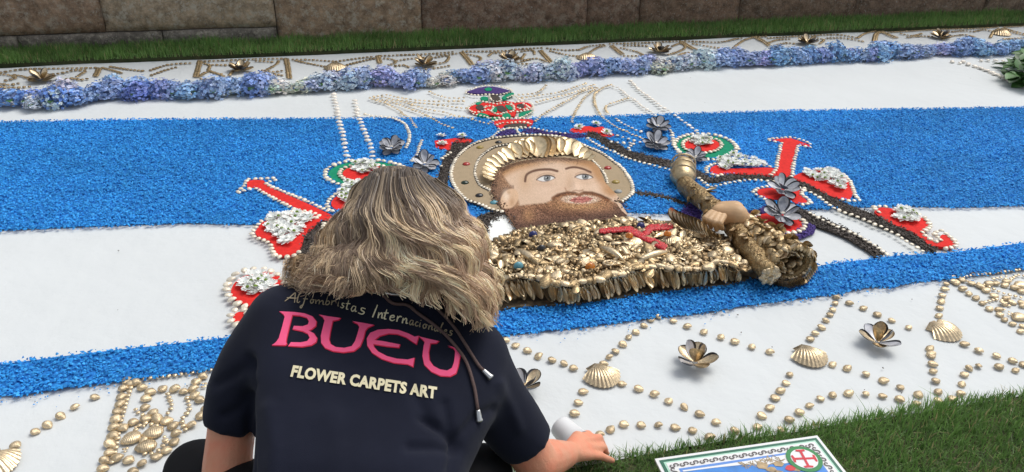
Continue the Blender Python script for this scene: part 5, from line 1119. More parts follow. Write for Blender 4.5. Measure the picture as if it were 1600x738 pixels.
for a, b_, wv, n in (((938, 362), (985, 358), 6, 330), ((980, 358), (1040, 388), 9, 620), ((1008, 366), (1018, 355), 9, 170), ((1016, 356), (1050, 355), 8, 330)): bead_strip(a, b_, wv, n)
# fan of long gold shells by the hand
fan = empty('shell_fan', G(1090, 360, .05)); tag(fan, 'fan of pointed gilded shells like feathers beside the carved hand', 'shell fan')
ft = catmull(zpx([(262, 135), (330, 165), (385, 185), (430, 200), (490, 222), (550, 262), (610, 318), (665, 335)], 5.27, 1000, 300), 2); fb = catmull(zpx([(350, 275), (400, 300), (440, 312), (485, 325), (525, 335), (565, 352), (620, 365), (665, 372)], 5.27, 1000, 300), 2)
for t, b_ in zip(ft, fb): place_along('pointed_shell', MUS['gold'], G(b_[0], b_[1]+3, .08), G(*t, .125), fan, (-.9, -.5, .35), .62)

# ---------------------------------------------------------------- staff, sleeve and carved hand
def rough_tube(name, path, radii, m, parent, seg=20, amp=.006, fr=40, ends=True):
    pts_ = [Vector(q) for q in path]; V, F = tube(pts_, radii, seg)
    V = [Vector(v)+Vector((mnoise.noise(Vector(v)*fr), mnoise.noise(Vector(v)*fr+Vector((7, 1, 3))), mnoise.noise(Vector(v)*fr+Vector((1, 9, 5)))))*amp for v in V]
    return mk(name, V, F, m, parent)
def lerp_path(a, b_, n): return [Vector(a).lerp(Vector(b_), i/(n-1)) for i in range(n)]
staff = empty('gold_staff', G(1130, 340, .01)); tag(staff, 'gilded staff with a shell knob gripped by the carved hand', 'staff')
S0, S1, S2 = G(1070, 289, .05), G(1139, 346, .075), G(1203, 430, .07)
rough_tube('staff_shaft', lerp_path(S0, S1, 18)+lerp_path(S1, S2, 22)[1:], [.040]*8+[.037]*31, M['bark_gold'], staff)
K0, K1 = G(1067, 284, .045), G(1068, 252, .062)
rough_tube('staff_knob', lerp_path(K0, K1, 14), [.030, .040, .047, .051, .053, .053, .052, .050, .050, .049, .047, .043, .034, .018], mat('knob_gold', (.58, .45, .26), .36, .7, vary=.3, nscale=50, bump=.4, bscale=120), staff, 24, .004, 25)
for k in range(3):
    q = K0.lerp(K1, .30+.27*k); V, F = tube([q+(K1-K0).normalized().to_track_quat('Z', 'Y') @ Vector((.052*math.cos(a), .052*math.sin(a), .004*math.sin(3*a))) for a in np.linspace(0, 2*math.pi, 25)], .005, 6); mk('knob_ring', V, F, M['gold'], staff)
for i in range(70):
    t = random.random(); q = S0.lerp(S1, t*1.0) if random.random() < .45 else S1.lerp(S2, t); ax = (S1-S0).normalized(); u = ax.to_track_quat('Z', 'Y') @ Vector((math.cos(a := random.uniform(0, 6.3)), math.sin(a), 0))
    if u.z < -.1: continue
    p0 = q+u*.037; a2 = ax*random.uniform(.4, 1)+Vector((random.uniform(-.6, .6), random.uniform(-.6, .6), 0)); place_along('gilded_leaf', MUS['gold'], p0, p0+a2.normalized()*random.uniform(.03, .05), staff, u, 1.0)
# flared sleeve
slv = empty('gold_sleeve', G(1200, 390, .01)); tag(slv, 'flared gilded sleeve with an open shell rimmed mouth right of the hand', 'sleeve')
A0, A1 = G(1156, 347, .07), G(1238, 412, .085)
ax = (A1-A0).normalized(); n_ = 16; V, F = [], []; seg = 28
qx = ax.to_track_quat('Z', 'Y')
def sl_ring(t, sc=1.0):
    q = A0.lerp(A1, t); r_ = (.047+.034*t**1.4)*sc
    out = []
    for k in range(seg):
        a = 2*math.pi*k/seg; v = q+qx @ Vector((r_*math.cos(a), r_*math.sin(a), 0)); v.z = max(.004, q.z+(v.z-q.z)*.80)
        out.append(v+Vector((mnoise.noise(v*35), mnoise.noise(v*35+Vector((5, 5, 5))), mnoise.noise(v*30)))*.009)
    return out
for i in range(n_): V += sl_ring(i/(n_-1))
for i in range(9): V += sl_ring(1-.75*i/8, .84-.30*i/8)
tot = n_+9
for i in range(tot-1):
    for k in range(seg): a = i*seg+k; b_ = i*seg+(k+1) % seg; F.append((a, b_, b_+seg, a+seg))
F.append(tuple(range((tot-1)*seg, tot*seg)))
mk('sleeve_tube', V, F, M['bark_gold'], slv)
for i in range(26):
    q = S2+(S2-S1).normalized()*.004+(S2-S1).normalized().to_track_quat('Z', 'Y') @ Vector((.03*math.cos(i*2.4)*(i/26)**.5, .03*math.sin(i*2.4)*(i/26)**.5, 0)); link('end_shell', CLAM[random.choice(['gold', 'gold_dark'])], q, staff, (S2-S1).normalized().to_track_quat('Z', 'Y') @ rz(i), random.uniform(.018, .026))
for k in range(30):
    a = 2*math.pi*k/30; r_ = .077; v = A1+qx @ Vector((r_*math.cos(a), r_*math.sin(a), 0)); v.z = max(.008, A1.z+(v.z-A1.z)*.80)
    link('rim_shell', CLAM[random.choice(['gold', 'gold_dark'])], v, slv, qx @ rz(a) @ ry(.5), random.uniform(.022, .032))
for i in range(330):
    t = random.uniform(.05, 1); a = random.uniform(0, 6.3); r_ = .047+.034*t**1.4; u = qx @ Vector((math.cos(a), math.sin(a), 0)); q = A0.lerp(A1, t)+Vector((u.x, u.y, u.z*.8))*r_
    if q.z < .015: continue
    if random.random() < .5: link('clam_shell', CLAM[random.choice(['gold', 'gold_dark', 'gold_dark'])], q, slv, u.to_track_quat('Z', 'Y') @ rz(random.uniform(0, 6)), random.uniform(.022, .044))
    else: place_along('mussel_shell', MUS['gold'], q, q+(ax+Vector((random.uniform(-.6, .6), random.uniform(-.6, .6), random.uniform(-.2, .5)))).normalized()*.045, slv, u, 1)
for i in range(120):
    t = random.uniform(.55, .97); a = random.uniform(0, 6.3); r_ = (.047+.034*t**1.4)*random.uniform(.35, .82); u = qx @ Vector((math.cos(a), math.sin(a), 0)); q = A0.lerp(A1, t)+Vector((u.x, u.y, u.z*.8))*r_
    if q.z > .01: link('clam_shell', CLAM[random.choice(['gold', 'gold_dark'])], q, slv, (-u).to_track_quat('Z', 'Y'), random.uniform(.02, .034))
for i in range(26):
    x = 1206+i*2.6; y = np.interp(x, [1206, 1230, 1255, 1272], [444, 449, 442, 420]); place_along('fringe_shell', MUS['gold'], G(x, y-9, .045), G(x+3, y, .012), slv, (.8, -.6, .3), .8)

def capsule(p0, r0, p1, r1, flat0=False, flat1=False, seg=18):
    p0, p1 = Vector(p0), Vector(p1); ax = p1-p0; Ln = ax.length; q = (ax.normalized() if Ln > 1e-6 else Vector((0, 0, 1))).to_track_quat('Z', 'Y')
    prof = [(-r0*math.cos(t), r0*math.sin(t)) for t in np.linspace(.05, math.pi/2, 6)] if not flat0 else [(0, r0*.02), (0, r0)]
    prof += [(Ln+r1*math.sin(t), r1*math.cos(t)) for t in np.linspace(0, math.pi/2-.05, 6)] if not flat1 else [(Ln, r1), (Ln+.0005, r1*.02)]
    V, F = [], []
    for s, r_ in prof:
        for k in range(seg): t = 2*math.pi*k/seg; V.append(p0+q @ Vector((r_*math.cos(t), r_*math.sin(t), s)))
    n_ = len(prof)
    for i in range(n_-1):
        for k in range(seg): a = i*seg+k; b_ = i*seg+(k+1) % seg; F.append((a, b_, b_+seg, a+seg))
    F.append(tuple(range(seg))[::-1]); F.append(tuple(range((n_-1)*seg, n_*seg))); return V, F
def blob(name, caps, voxel, smooth, m, parent=None, disp=None, sub=0):
    """one continuous surface grown over tapered limbs"""
    V, F = [], []
    for c in caps:
        v, f = capsule(*c); k = len(V); V += v; F += [tuple(i+k for i in q) for q in f]
    o_ = bpy.data.objects.new('tmp', mesh('tmp', V, F, m)); COL.objects.link(o_)
    r_ = o_.modifiers.new('r', 'REMESH'); r_.mode = 'VOXEL'; r_.voxel_size = voxel
    s_ = o_.modifiers.new('s', 'SMOOTH'); s_.iterations = smooth; s_.factor = .5
    if sub: u_ = o_.modifiers.new('u', 'SUBSURF'); u_.levels = sub; u_.render_levels = sub
    dg = bpy.context.evaluated_depsgraph_get(); ev = o_.evaluated_get(dg); me = bpy.data.meshes.new_from_object(ev)
    V = [v.co.copy() for v in me.vertices]; N = [v.normal.copy() for v in me.vertices]; F = [tuple(p.vertices) for p in me.polygons]
    bpy.data.objects.remove(o_); bpy.data.meshes.remove(me)
    if disp: V = [v+n_*disp(v) for v, n_ in zip(V, N)]
    return mk(name, V, F, m, parent)
Hx = lambda x, y, z: G(1000+x/5.27, 300+y/5.27, z)
caps = [(Hx(655, 175, .118), .034, Hx(800, 190, .125), .040), (Hx(660, 205, .11), .028, Hx(830, 215, .11), .034), (Hx(680, 150, .12), .034, Hx(780, 150, .125), .036)]
for (a, b_, c_) in (((590, 170), (535, 215), (538, 268)), ((615, 180), (570, 232), (585, 292)), ((650, 190), (612, 248), (632, 314)), ((690, 200), (658, 255), (678, 305))):
    caps += [(Hx(*a, .140), .0125, Hx(*b_, .132), .0108), (Hx(*b_, .132), .0108, Hx(*c_, .085), .0085)]
caps += [(Hx(810, 190, .12), .022, Hx(850, 230, .105), .016), (Hx(850, 230, .105), .016, Hx(845, 275, .085), .013)]
hand = blob('carved_hand', caps, .0036, 3, M['carved']); tag(hand, 'tan carved hand of the saint closed around the gold staff', 'carved hand')
# ================================================================== the crouching person
skin_m = mat('skin', (.84, .385, .235), .5, vary=.16, nscale=22, bump=.3, bscale=210, color2=(.72, .27, .16), spec=.35)
_b = skin_m.node_tree.nodes['Principled BSDF']; _b.inputs['Subsurface Weight'].default_value = .12; _b.inputs['Subsurface Radius'].default_value = (.02, .008, .004); _b.inputs['Subsurface Scale'].default_value = .4
shirt_m = mat('navy_jersey', (.0105, .0125, .025), .88, vary=.14, nscale=9, bump=.25, bscale=900, spec=.18, sheen=.06)
trouser_m = mat('black_cloth', (.010, .010, .011), .9, vary=.2, nscale=12, bump=.3, bscale=500, spec=.15)
LSH, RSH = P(445, 512, 1.52), P(735, 568, 1.54)
LEL, REL = P(350, 775, 1.52), P(838, 722, 1.64)
LHAND = P(345, 985, 1.58)
WR = P(888, 709, 1.80)
NK, HD = P(603, 465, 1.55), P(618, 380, 1.62)
HIPL, HIPR = P(480, 870, 1.32), P(630, 880, 1.32)
KNL, KNR = P(312, 742, 1.66), P(750, 745, 1.64)
def down(v, dx, dy, z): return Vector((v.x+dx, v.y+dy, z))
ANL, ANR = down(KNL, .05, -.42, .06), down(KNR, -.05, -.42, .06)
p = empty('tmp', (0, 0, 0)); bpy.data.objects.remove(p)
mcp = [P(902, 684, 1.865), P(912, 690, 1.862), P(918, 700, 1.85), P(920, 711, 1.835)]
pip = [P(919, 679, 1.90), P(936, 685, 1.905), P(943, 699, 1.895), P(938, 713, 1.865)]
tip = [P(928, 693, 1.945), P(942, 697, 1.945), P(947, 709, 1.92), P(957, 720, 1.885)]
caps = [(NK, .055, HD, .075), (HD, .085, HD+Vector((.0, .035, .02)), .09), (HD+Vector((.005, .075, -.03)), .062, HD+Vector((.005, .095, -.075)), .035),
        (HD+Vector((.003, .125, -.03)), .014, HD+Vector((.003, .135, -.045)), .012), (HD+Vector((-.09, .02, -.02)), .014, HD+Vector((-.095, .01, .01)), .012), (HD+Vector((.092, .02, -.02)), .014, HD+Vector((.097, .01, .01)), .012),
        (LSH, .055, RSH, .055), (LSH.lerp(RSH, .5)+CF*.03, .06, HIPL.lerp(HIPR, .5)+CF*.05, .07),
        (LSH, .05, P(364, 650, 1.52), .046), (P(364, 650, 1.52), .046, LEL, .047), (LEL, .046, LHAND, .032), (LHAND, .03, LHAND+Vector((0, .04, -.06)), .026),
        (RSH, .052, REL, .048), (REL, .048, REL.lerp(WR, .4), .043), (REL.lerp(WR, .4), .043, WR, .029),
        (HIPL, .09, KNL, .06), (KNL, .055, ANL, .04), (ANL, .035, ANL+Vector((0, -.12, -.02)), .03), (HIPR, .09, KNR, .06), (KNR, .055, ANR, .04), (ANR, .035, ANR+Vector((0, -.12, -.02)), .03)]
for i in range(4):
    fr = (.0112, .0114, .0108, .0098)[i]
    caps += [(WR, .024, mcp[i], fr+.004), (mcp[i], fr+.002, pip[i], fr), (pip[i], fr, tip[i], fr*.8)]
caps += [(mcp[0], .016, mcp[3], .0145), (WR.lerp(mcp[0], .35), .02, P(903, 688, 1.88), .0135), (P(903, 688, 1.88), .0135, P(912, 690, 1.93), .010)]
for k in range(4):   # free hand, resting out of the frame
    a = LHAND+Vector((-.025+.017*k, .05, -.07)); caps.append((a, .011, a+Vector((0, .035, -.03)), .008))
person = blob('person', caps, .0040, 3, skin_m, None, lambda v: .0012*mnoise.noise(v*30))
tag(person, 'person in navy T-shirt crouching with back turned, right hand reaching to the shells', 'person')

# T-shirt
lv = [(P(450, 508, 1.53), P(733, 566, 1.55), .084), (P(452, 560, 1.49), P(722, 608, 1.51), .085), (P(458, 620, 1.44), P(695, 655, 1.46), .085), (P(463, 680, 1.395), P(668, 708, 1.41), .085),
      (P(466, 740, 1.355), P(650, 762, 1.36), .087), (P(468, 810, 1.325), P(640, 830, 1.33), .092), (P(470, 890, 1.32), P(640, 900, 1.32), .098)]
caps = []
for a, b, r_ in lv: caps.append((a, r_, b, r_))
for (a, b, r_), (a2, b2, r2) in zip(lv, lv[1:]):
    for t in (0, .25, .5, .75, 1): caps.append((a.lerp(b, t), r_, a2.lerp(b2, t), r2))
caps += [(P(445, 512, 1.525), .080, P(400, 570, 1.52), .074), (P(400, 570, 1.52), .074, P(375, 610, 1.52), .066), (P(375, 610, 1.52), .066, P(360, 672, 1.52), .060, False, True), (P(410, 590, 1.51), .06, P(392, 676, 1.52), .044, False, True),
         (P(735, 568, 1.55), .080, P(778, 630, 1.58), .070), (P(778, 630, 1.58), .070, P(827, 698, 1.615), .061, False, True),
         (P(603, 480, 1.55), .070, P(606, 452, 1.57), .060, False, True), (P(612, 470, 1.57), .072, P(735, 560, 1.56), .080), (P(590, 470, 1.57), .072, P(450, 508, 1.54), .080)]
# folds of the jersey: (line on the picture plane of the back, depth, width)
folds = [(((713, 690), (690, 670), (660, 655)), .010, 7), (((716, 695), (700, 660), (694, 630)), .008, 8), (((715, 705), (680, 700), (640, 700)), .008, 8), (((720, 680), (745, 650), (770, 640)), .007, 8),
         (((390, 560), (386, 620), (390, 690), (392, 760)), .013, 7), (((392, 600), (372, 640), (350, 650)), .006, 8), (((388, 570), (360, 590), (340, 600)), .006, 9), (((420, 640), (430, 700), (425, 760)), -.006, 14),
         (((520, 650), (530, 700), (525, 760)), -.004, 18), (((640, 600), (665, 650), (700, 690)), .006, 10), (((712, 700), (705, 730), (700, 770)), .008, 9), (((780, 600), (800, 640), (812, 670)), -.005, 9), (((600, 520), (540, 560), (480, 580)), -.003, 20)]
folds_np = [(np.array(l, float), d, w_) for l, d, w_ in folds]
def shirt_disp(v):
    d_ = .0035*mnoise.noise(v*7)+.0022*mnoise.noise(Vector((v.x*22, v.y*9, v.z*9)))
    x, y, zz = proj(np.array(v))
    for l, dep, wv in folds_np:
        dd = float(seg_d(np.array([x]), np.array([y]), [tuple(q) for q in l])[0])
        if dd < wv*3: d_ -= dep*math.exp(-(dd/wv)**2)
    return d_
shirt = blob('shirt', caps, .0105, 9, shirt_m, person, shirt_disp, 1)
sv = [Vector(v.co)+WL[shirt] for v in shirt.data.vertices]; BVH = BVHTree.FromPolygons(sv, [tuple(q.vertices) for q in shirt.data.polygons])
def hit(x, y, off=.002):
    d = (CF*FPX+CR*(x-800)-CU*(y-369)).normalized(); h, nrm, i, dist = BVH.ray_cast(CP, d)
    return (h+nrm*off, nrm, dist) if h is not None else (None, None, None)
# hems are part of the jersey surface
# trousers
caps = [(HIPL, .115, HIPR, .115), (HIPL, .105, KNL, .078), (HIPR, .105, KNR, .072), (KNL, .076, ANL, .055), (KNR, .072, ANR, .055)]
trousers = blob('trousers', caps, .012, 6, trouser_m, person, lambda v: .004*mnoise.noise(v*9))
shoe_m = mat('shoe', (.02, .02, .022), .6)
for a in (ANL, ANR): blob('shoe', [(a, .045, a+Vector((0, -.17, -.02)), .036)], .01, 4, shoe_m, person)

# prints on the back, laid on the cloth
print_pink = mat('print_pink', (1.0, .13, .28), .8, spec=.15, vary=.06, nscale=30); print_red = mat('print_red', (.70, .008, .05), .6); print_cream = mat('print_cream', (.80, .72, .47), .5); print_dim = mat('print_dull_gold', (.36, .29, .18), .5)
def lay(name, polys, m, off, cell=9):
    """flat print cut from outlines in the plane of the photograph of the back, dropped onto the shirt surface"""
    bm = bmesh.new()
    for poly in polys:
        vs = [Vector((x, y, 0)) for x, y in poly]; bv = [bm.verts.new(v) for v in vs]
        for t in tessellate_polygon([vs]):
            try: bm.faces.new([bv[i] for i in t])
            except ValueError: pass
    lo = [min(v.co[i] for v in bm.verts) for i in (0, 1)]; hi = [max(v.co[i] for v in bm.verts) for i in (0, 1)]
    for ax_ in (0, 1):
        s = lo[ax_]+cell
        while s < hi[ax_]:
            co = [0, 0, 0]; no = [0, 0, 0]; co[ax_] = s; no[ax_] = 1
            bmesh.ops.bisect_plane(bm, geom=bm.verts[:]+bm.edges[:]+bm.faces[:], plane_co=co, plane_no=no); s += cell
    bm.verts.ensure_lookup_table(); V = []
    for v in bm.verts:
        h, nrm, _ = hit(v.co.x, v.co.y, off); V.append(h if h is not None else P(v.co.x, v.co.y, 1.4))
    for i, v in enumerate(bm.verts): v.index = i
    F = [tuple(v.index for v in f.verts)[::-1] for f in bm.faces]; bm.free()
    return mk(name, V, F, m, shirt, smooth=False)
def grow(poly, d):
    n_ = len(poly); A = sum(poly[i][0]*poly[(i+1) % n_][1]-poly[(i+1) % n_][0]*poly[i][1] for i in range(n_)); s = 1 if A > 0 else -1; out = []
    for i in range(n_):
        a, b, c = np.array(poly[i-1]), np.array(poly[i]), np.array(poly[(i+1) % n_])
        e1 = (b-a)/(np.linalg.norm(b-a)+1e-9); e2 = (c-b)/(np.linalg.norm(c-b)+1e-9); n1 = np.array((e1[1], -e1[0])); n2 = np.array((e2[1], -e2[0])); nn = n1+n2; l = np.linalg.norm(nn)
        nn = nn/l if l > .3 else n1; out.append(tuple(b+s*nn*d/max(.6, l/2)))
    return out
ZB = lambda q: zpx(q, 3.689, 420, 440)
letters = [
 [(62, 174), (150, 178), (205, 185), (250, 202), (274, 232), (270, 258), (245, 278), (228, 285), (258, 300), (277, 328), (272, 350), (245, 368), (190, 377), (112, 373), (128, 352), (185, 353), (222, 345), (236, 325), (225, 303), (195, 288), (138, 276), (145, 258), (195, 260), (225, 250), (232, 230), (220, 210), (180, 198), (135, 195), (118, 260), (102, 330), (99, 350), (104, 362), (94, 369), (20, 369), (42, 352), (58, 330), (78, 260), (92, 205), (84, 190)],
 [(290, 192), (340, 202), (412, 212), (402, 222), (368, 228), (354, 290), (347, 335), (355, 362), (385, 380), (435, 385), (478, 375), (498, 345), (512, 300), (522, 262), (510, 245), (480, 230), (540, 240), (605, 252), (570, 268), (556, 285), (545, 330), (525, 375), (490, 402), (430, 410), (370, 403), (325, 385), (302, 355), (300, 315), (312, 265), (322, 225), (312, 207)],
 [(864, 315), (850, 362), (830, 350), (790, 322), (740, 304), (690, 301), (640, 315), (608, 340), (655, 345), (754, 365), (748, 382), (680, 375), (602, 362), (604, 378), (628, 405), (680, 432), (740, 447), (800, 452), (838, 442), (830, 492), (800, 478), (720, 470), (650, 447), (595, 412), (567, 370), (565, 330), (585, 298), (630, 280), (690, 276), (750, 282), (805, 302), (840, 320)],
 [(865, 318), (910, 330), (978, 345), (965, 356), (930, 358), (920, 410), (924, 455), (947, 488), (985, 508), (1028, 515), (1055, 500), (1066, 470), (1072, 430), (1074, 402), (1062, 385), (1030, 370), (1080, 385), (1112, 410), (1100, 440), (1090, 490), (1078, 530), (1045, 548), (990, 545), (935, 520), (895, 480), (885, 430), (892, 375), (898, 350), (885, 335)]]
lay('print_outline', [[(x+.6, y+.7) for x, y in grow(ZB(l), .75)] for l in letters], print_red, .0009)
lay('print_lettering', [ZB(l) for l in letters], print_pink, .0015)
# line of capitals
tc = bpy.data.curves.new('caps', 'FONT'); tc.body = 'FLOWER CARPETS ART'; tc.size = 1; tc.offset = .048; tc.space_character = 1.06; tc.resolution_u = 3
to = bpy.data.objects.new('caps', tc); COL.objects.link(to); dg = bpy.context.evaluated_depsgraph_get(); tm = bpy.data.meshes.new_from_object(to.evaluated_get(dg))
tv = np.array([v.co[:] for v in tm.vertices]); w0, w1 = tv[:, 0].min(), tv[:, 0].max(); h1 = tv[:, 1].max()
def cap_px(x, y):
    t = (x-w0)/(w1-w0); bx_ = 454+(681.5-454)*t+ (y/h1)*1.5; by_ = 588.5+33.5*t+1.5*t*t-3*math.sin(math.pi*t)*0; hh = 16.8+.8*t
    return bx_+(y/h1)*3*(1-t), by_-(y/h1)*hh
V = []
for x, y, _ in tv:
    h, nrm, _d = hit(*cap_px(x, y), .0025); V.append(h)
F = [tuple(q.vertices)[::-1] for q in tm.polygons]
mk('print_caps', V, F, print_cream, shirt, smooth=False); bpy.data.objects.remove(to)
# brush script line: strokes per letter (unit box, y up, x height 1)
GL = {'A': [[(-.1, 0), (.3, .9), (.75, 2.0), (.8, 1.2), (.85, 0)], [(.05, .75), (.95, .95)]], 'l': [[(.1, .9), (.6, 1.9), (.55, 2.1), (.3, 1.3), (.2, .2), (.5, 0), (.8, .3)]],
      'f': [[(.9, 1.8), (.7, 2.0), (.5, 1.5), (.3, 0), (.05, -.9), (-.15, -.7), (.2, -.2)], [(.15, .95), (.85, 1.05)]], 'o': [[(.7, .85), (.4, 1), (.1, .5), (.35, 0), (.75, .35), (.65, .9), (1.0, .85)]],
      'm': [[(.0, .95), (.05, 0)], [(.05, .4), (.3, .95), (.42, .7), (.42, 0)], [(.42, .4), (.7, .95), (.82, .7), (.85, .1), (1, .15)]], 'b': [[(.3, 2.0), (.15, 1), (.05, .05), (.5, .0), (.8, .5), (.5, .9), (.15, .6)]],
      'r': [[(.1, 1), (.1, 0)], [(.1, .4), (.45, .95), (.85, .95)]], 'i': [[(.4, .95), (.3, .1), (.6, .1)], [(.5, 1.4), (.55, 1.5)]], 's': [[(.85, .9), (.4, .95), (.35, .6), (.75, .35), (.5, 0), (.0, .1)]],
      't': [[(.45, 1.7), (.3, .8), (.25, .1), (.6, .05)], [(0, 1.05), (.85, 1.15)]], 'a': [[(.75, .9), (.35, .95), (.1, .35), (.35, 0), (.7, .5), (.75, .95)], [(.75, .9), (.75, .1), (1, .15)]],
      'I': [[(.7, 2.1), (.3, 0)]], 'n': [[(.1, .95), (.08, 0)], [(.1, .4), (.5, .95), (.7, .75), (.72, .1), (1, .15)]], 'e': [[(.15, .5), (.7, .65), (.6, .95), (.2, .75), (.15, .2), (.5, 0), (.9, .25)]], 'c': [[(.75, .85), (.4, .95), (.1, .4), (.4, 0), (.85, .2)]]}
script = [('A', 100, 118, 58, 27), ('l', 158, 124, 26, 28), ('f', 190, 130, 36, 28), ('o', 236, 128, 26, 24), ('m', 268, 131, 52, 24), ('b', 326, 135, 28, 25), ('r', 358, 138, 28, 26), ('i', 392, 145, 18, 27), ('s', 412, 154, 24, 29), ('t', 440, 163, 28, 31), ('a', 470, 174, 36, 33), ('s', 514, 188, 46, 38),
          ('I', 585, 207, 46, 36), ('n', 628, 212, 32, 34), ('t', 658, 218, 30, 34), ('e', 692, 226, 36, 34), ('r', 734, 234, 30, 34), ('n', 766, 243, 34, 32), ('a', 806, 252, 30, 29), ('c', 840, 259, 24, 27), ('i', 864, 265, 14, 27), ('o', 884, 272, 28, 26), ('n', 918, 280, 28, 26), ('a', 950, 288, 28, 26), ('l', 982, 297, 22, 27), ('e', 1006, 304, 22, 26), ('s', 1032, 312, 28, 28)]
def stroke_polys(ch, x0, y0, wd, xh):
    out = []
    for st in GL[ch]:
        pts_ = [(x0+x*wd+.30*y*xh*.5, y0-y*xh+.16*x*wd) for x, y in st]; c_ = catmull(pts_, 4) if len(pts_) > 2 else [tuple(np.array(pts_[0])*(1-t)+np.array(pts_[1])*t) for t in np.linspace(0, 1, 4)]
        c_ = ZB(c_); wv = 1.75 if x0 < 500 or x0 > 800 else 2.2; n_ = len(c_)
        for i in range(n_-1):
            a, b = np.array(c_[i]), np.array(c_[i+1]); d = (b-a)/(np.linalg.norm(b-a)+1e-9); nn = np.array((-d[1], d[0]))
            w0_ = wv*(.55+.45*math.sin(math.pi*(i+.5)/n_)); out.append([tuple(a+nn*w0_/2-d*.3), tuple(b+nn*w0_/2+d*.3), tuple(b-nn*w0_/2+d*.3), tuple(a-nn*w0_/2-d*.3)])
    return out
for nm, lo_, hi_, m_ in (('print_script', 0, 8, print_dim), ('print_script', 8, 18, print_cream), ('print_script', 18, 27, print_dim)):
    lay(nm, [q for s in script[lo_:hi_] for q in stroke_polys(*s)], m_, .0024, 40)

# cord hanging over the right shoulder blade
cord_m = mat('brown_cord', (.12, .075, .065), .7, vary=.2, nscale=300, bump=.4, bscale=900); metal_m = mat('cord_metal', (.62, .62, .60), .3, .9)
def surf_path(pts_, off):
    out = []; last = 1.4
    for x, y in catmull(pts_, 6):
        h, nrm, d_ = hit(x, y, off)
        if h is None: h = P(x, y, last)
        else: last = (h-CP).dot(CF)
        out.append(h)
    return out
cpaths = [[(596, 458), (612, 474), (636, 478), (655, 492), (680, 511), (705, 535), (727, 566), (739, 605), (744, 642)], [(640, 462), (665, 470), (688, 490), (708, 512), (728, 542), (746, 572), (755, 582)]]
cord = None
for i, pth in enumerate(cpaths):
    q = surf_path(pth, .005); V, F = tube(q, .0032, 8); o = mk('neck_cord', V, F, cord_m, person)
    e = q[-1]; d_ = (q[-1]-q[-3]).normalized(); V, F = lathe(e-d_*.004, d_, [(0, .001), (0, .0042), (.004, .0048), (.016, .0056), (.019, .0068), (.022, .0066), (.0225, .001)], 12); mk('cord_tip', V, F, metal_m, o)
h, nrm, _ = hit(611, 462, .012); V, F = tube(surf_path([(602, 461), (612, 463), (622, 464)], .012), .0035, 8); mk('clasp', V, F, metal_m, person)

# hair: locks of strands over a rounded underlayer
GD = [
      [(575, 275, 1.64), (552, 300, 1.62), (528, 345, 1.59), (500, 390, 1.56), (468, 420, 1.55), (440, 434, 1.54)],
      [(580, 268, 1.61), (562, 305, 1.57), (548, 350, 1.53), (530, 395, 1.51), (495, 430, 1.49), (450, 442, 1.49)],
      [(586, 264, 1.58), (572, 310, 1.53), (568, 355, 1.49), (555, 400, 1.47), (522, 437, 1.45), (476, 450, 1.45)],
      [(592, 262, 1.565), (580, 310, 1.5), (578, 358, 1.46), (573, 405, 1.44), (552, 440, 1.43), (518, 459, 1.43)],
      [(600, 260, 1.56), (588, 310, 1.49), (592, 355, 1.455), (605, 400, 1.435), (612, 435, 1.42), (604, 457, 1.43)],
      [(608, 259, 1.555), (600, 312, 1.485), (615, 355, 1.45), (645, 395, 1.43), (675, 432, 1.42), (700, 480, 1.43)],
      [(620, 259, 1.56), (622, 310, 1.485), (648, 352, 1.45), (682, 395, 1.435), (715, 440, 1.43), (740, 503, 1.44)],
      [(636, 260, 1.58), (654, 308, 1.51), (685, 352, 1.475), (715, 395, 1.46), (741, 445, 1.455), (757, 514, 1.46)],
      [(655, 264, 1.6), (690, 308, 1.56), (719, 348, 1.53), (741, 392, 1.51), (756, 440, 1.505), (767, 503, 1.5)],
      [(676, 277, 1.65), (713, 308, 1.63), (737, 342, 1.61), (751, 385, 1.59), (761, 430, 1.57), (769, 478, 1.56)]]
GD = np.array([catmull(g_, 5) for g_ in GD]); NG, NS, _ = GD.shape
def hair_at(u, s):
    """guide surface at u (0 left .. 1 right), s (0 crown .. 1 tip)"""
    f = np.clip(u, 0, 1)*(NG-1); i = np.clip(np.floor(f).astype(int), 0, NG-2); t = (f-i)[:, None]
    g_ = np.clip(s, 0, 1)*(NS-1); j = np.clip(np.floor(g_).astype(int), 0, NS-2); v = (g_-j)[:, None]
    return (GD[i, j]*(1-t)+GD[i+1, j]*t)*(1-v)+(GD[i, j+1]*(1-t)+GD[i+1, j+1]*t)*v
def P_np(a): return np.array(CP)+np.outer(a[:, 2], np.array(CF))+np.outer((a[:, 0]-800)*a[:, 2]/FPX, np.array(CR))-np.outer((a[:, 1]-369)*a[:, 2]/FPX, np.array(CU))
hair_m = bpy.data.materials.new('hair'); hair_m.use_nodes = True
n = hair_m.node_tree; b = n.nodes['Principled BSDF']; at = n.nodes.new('ShaderNodeAttribute'); at.attribute_name = 'Col'; n.links.new(at.outputs['Color'], b.inputs['Base Color']); b.inputs['Roughness'].default_value = .38; b.inputs['Specular IOR Level'].default_value = .4
nu, nv = 40, 30; uu, vv = np.meshgrid(np.linspace(0, 1, nu), np.linspace(0, .93, nv)); a = hair_at(uu.ravel(), vv.ravel()); a[:, 2] += .022
V = P_np(a); back = a.copy(); cx, cy = 622, 370; back[:, :2] = (back[:, :2]-(cx, cy))*.9+(cx, cy); back[:, 2] = np.maximum(back[:, 2]+.05, 1.66-.0006*np.abs(back[:, 1]-330)); Vb = P_np(back)
idx = np.arange(nu*nv).reshape(nv, nu); Fq = np.stack([idx[:-1, :-1], idx[1:, :-1], idx[1:, 1:], idx[:-1, 1:]], -1).reshape(-1, 4); Fb = (Fq+nu*nv)[:, ::-1]
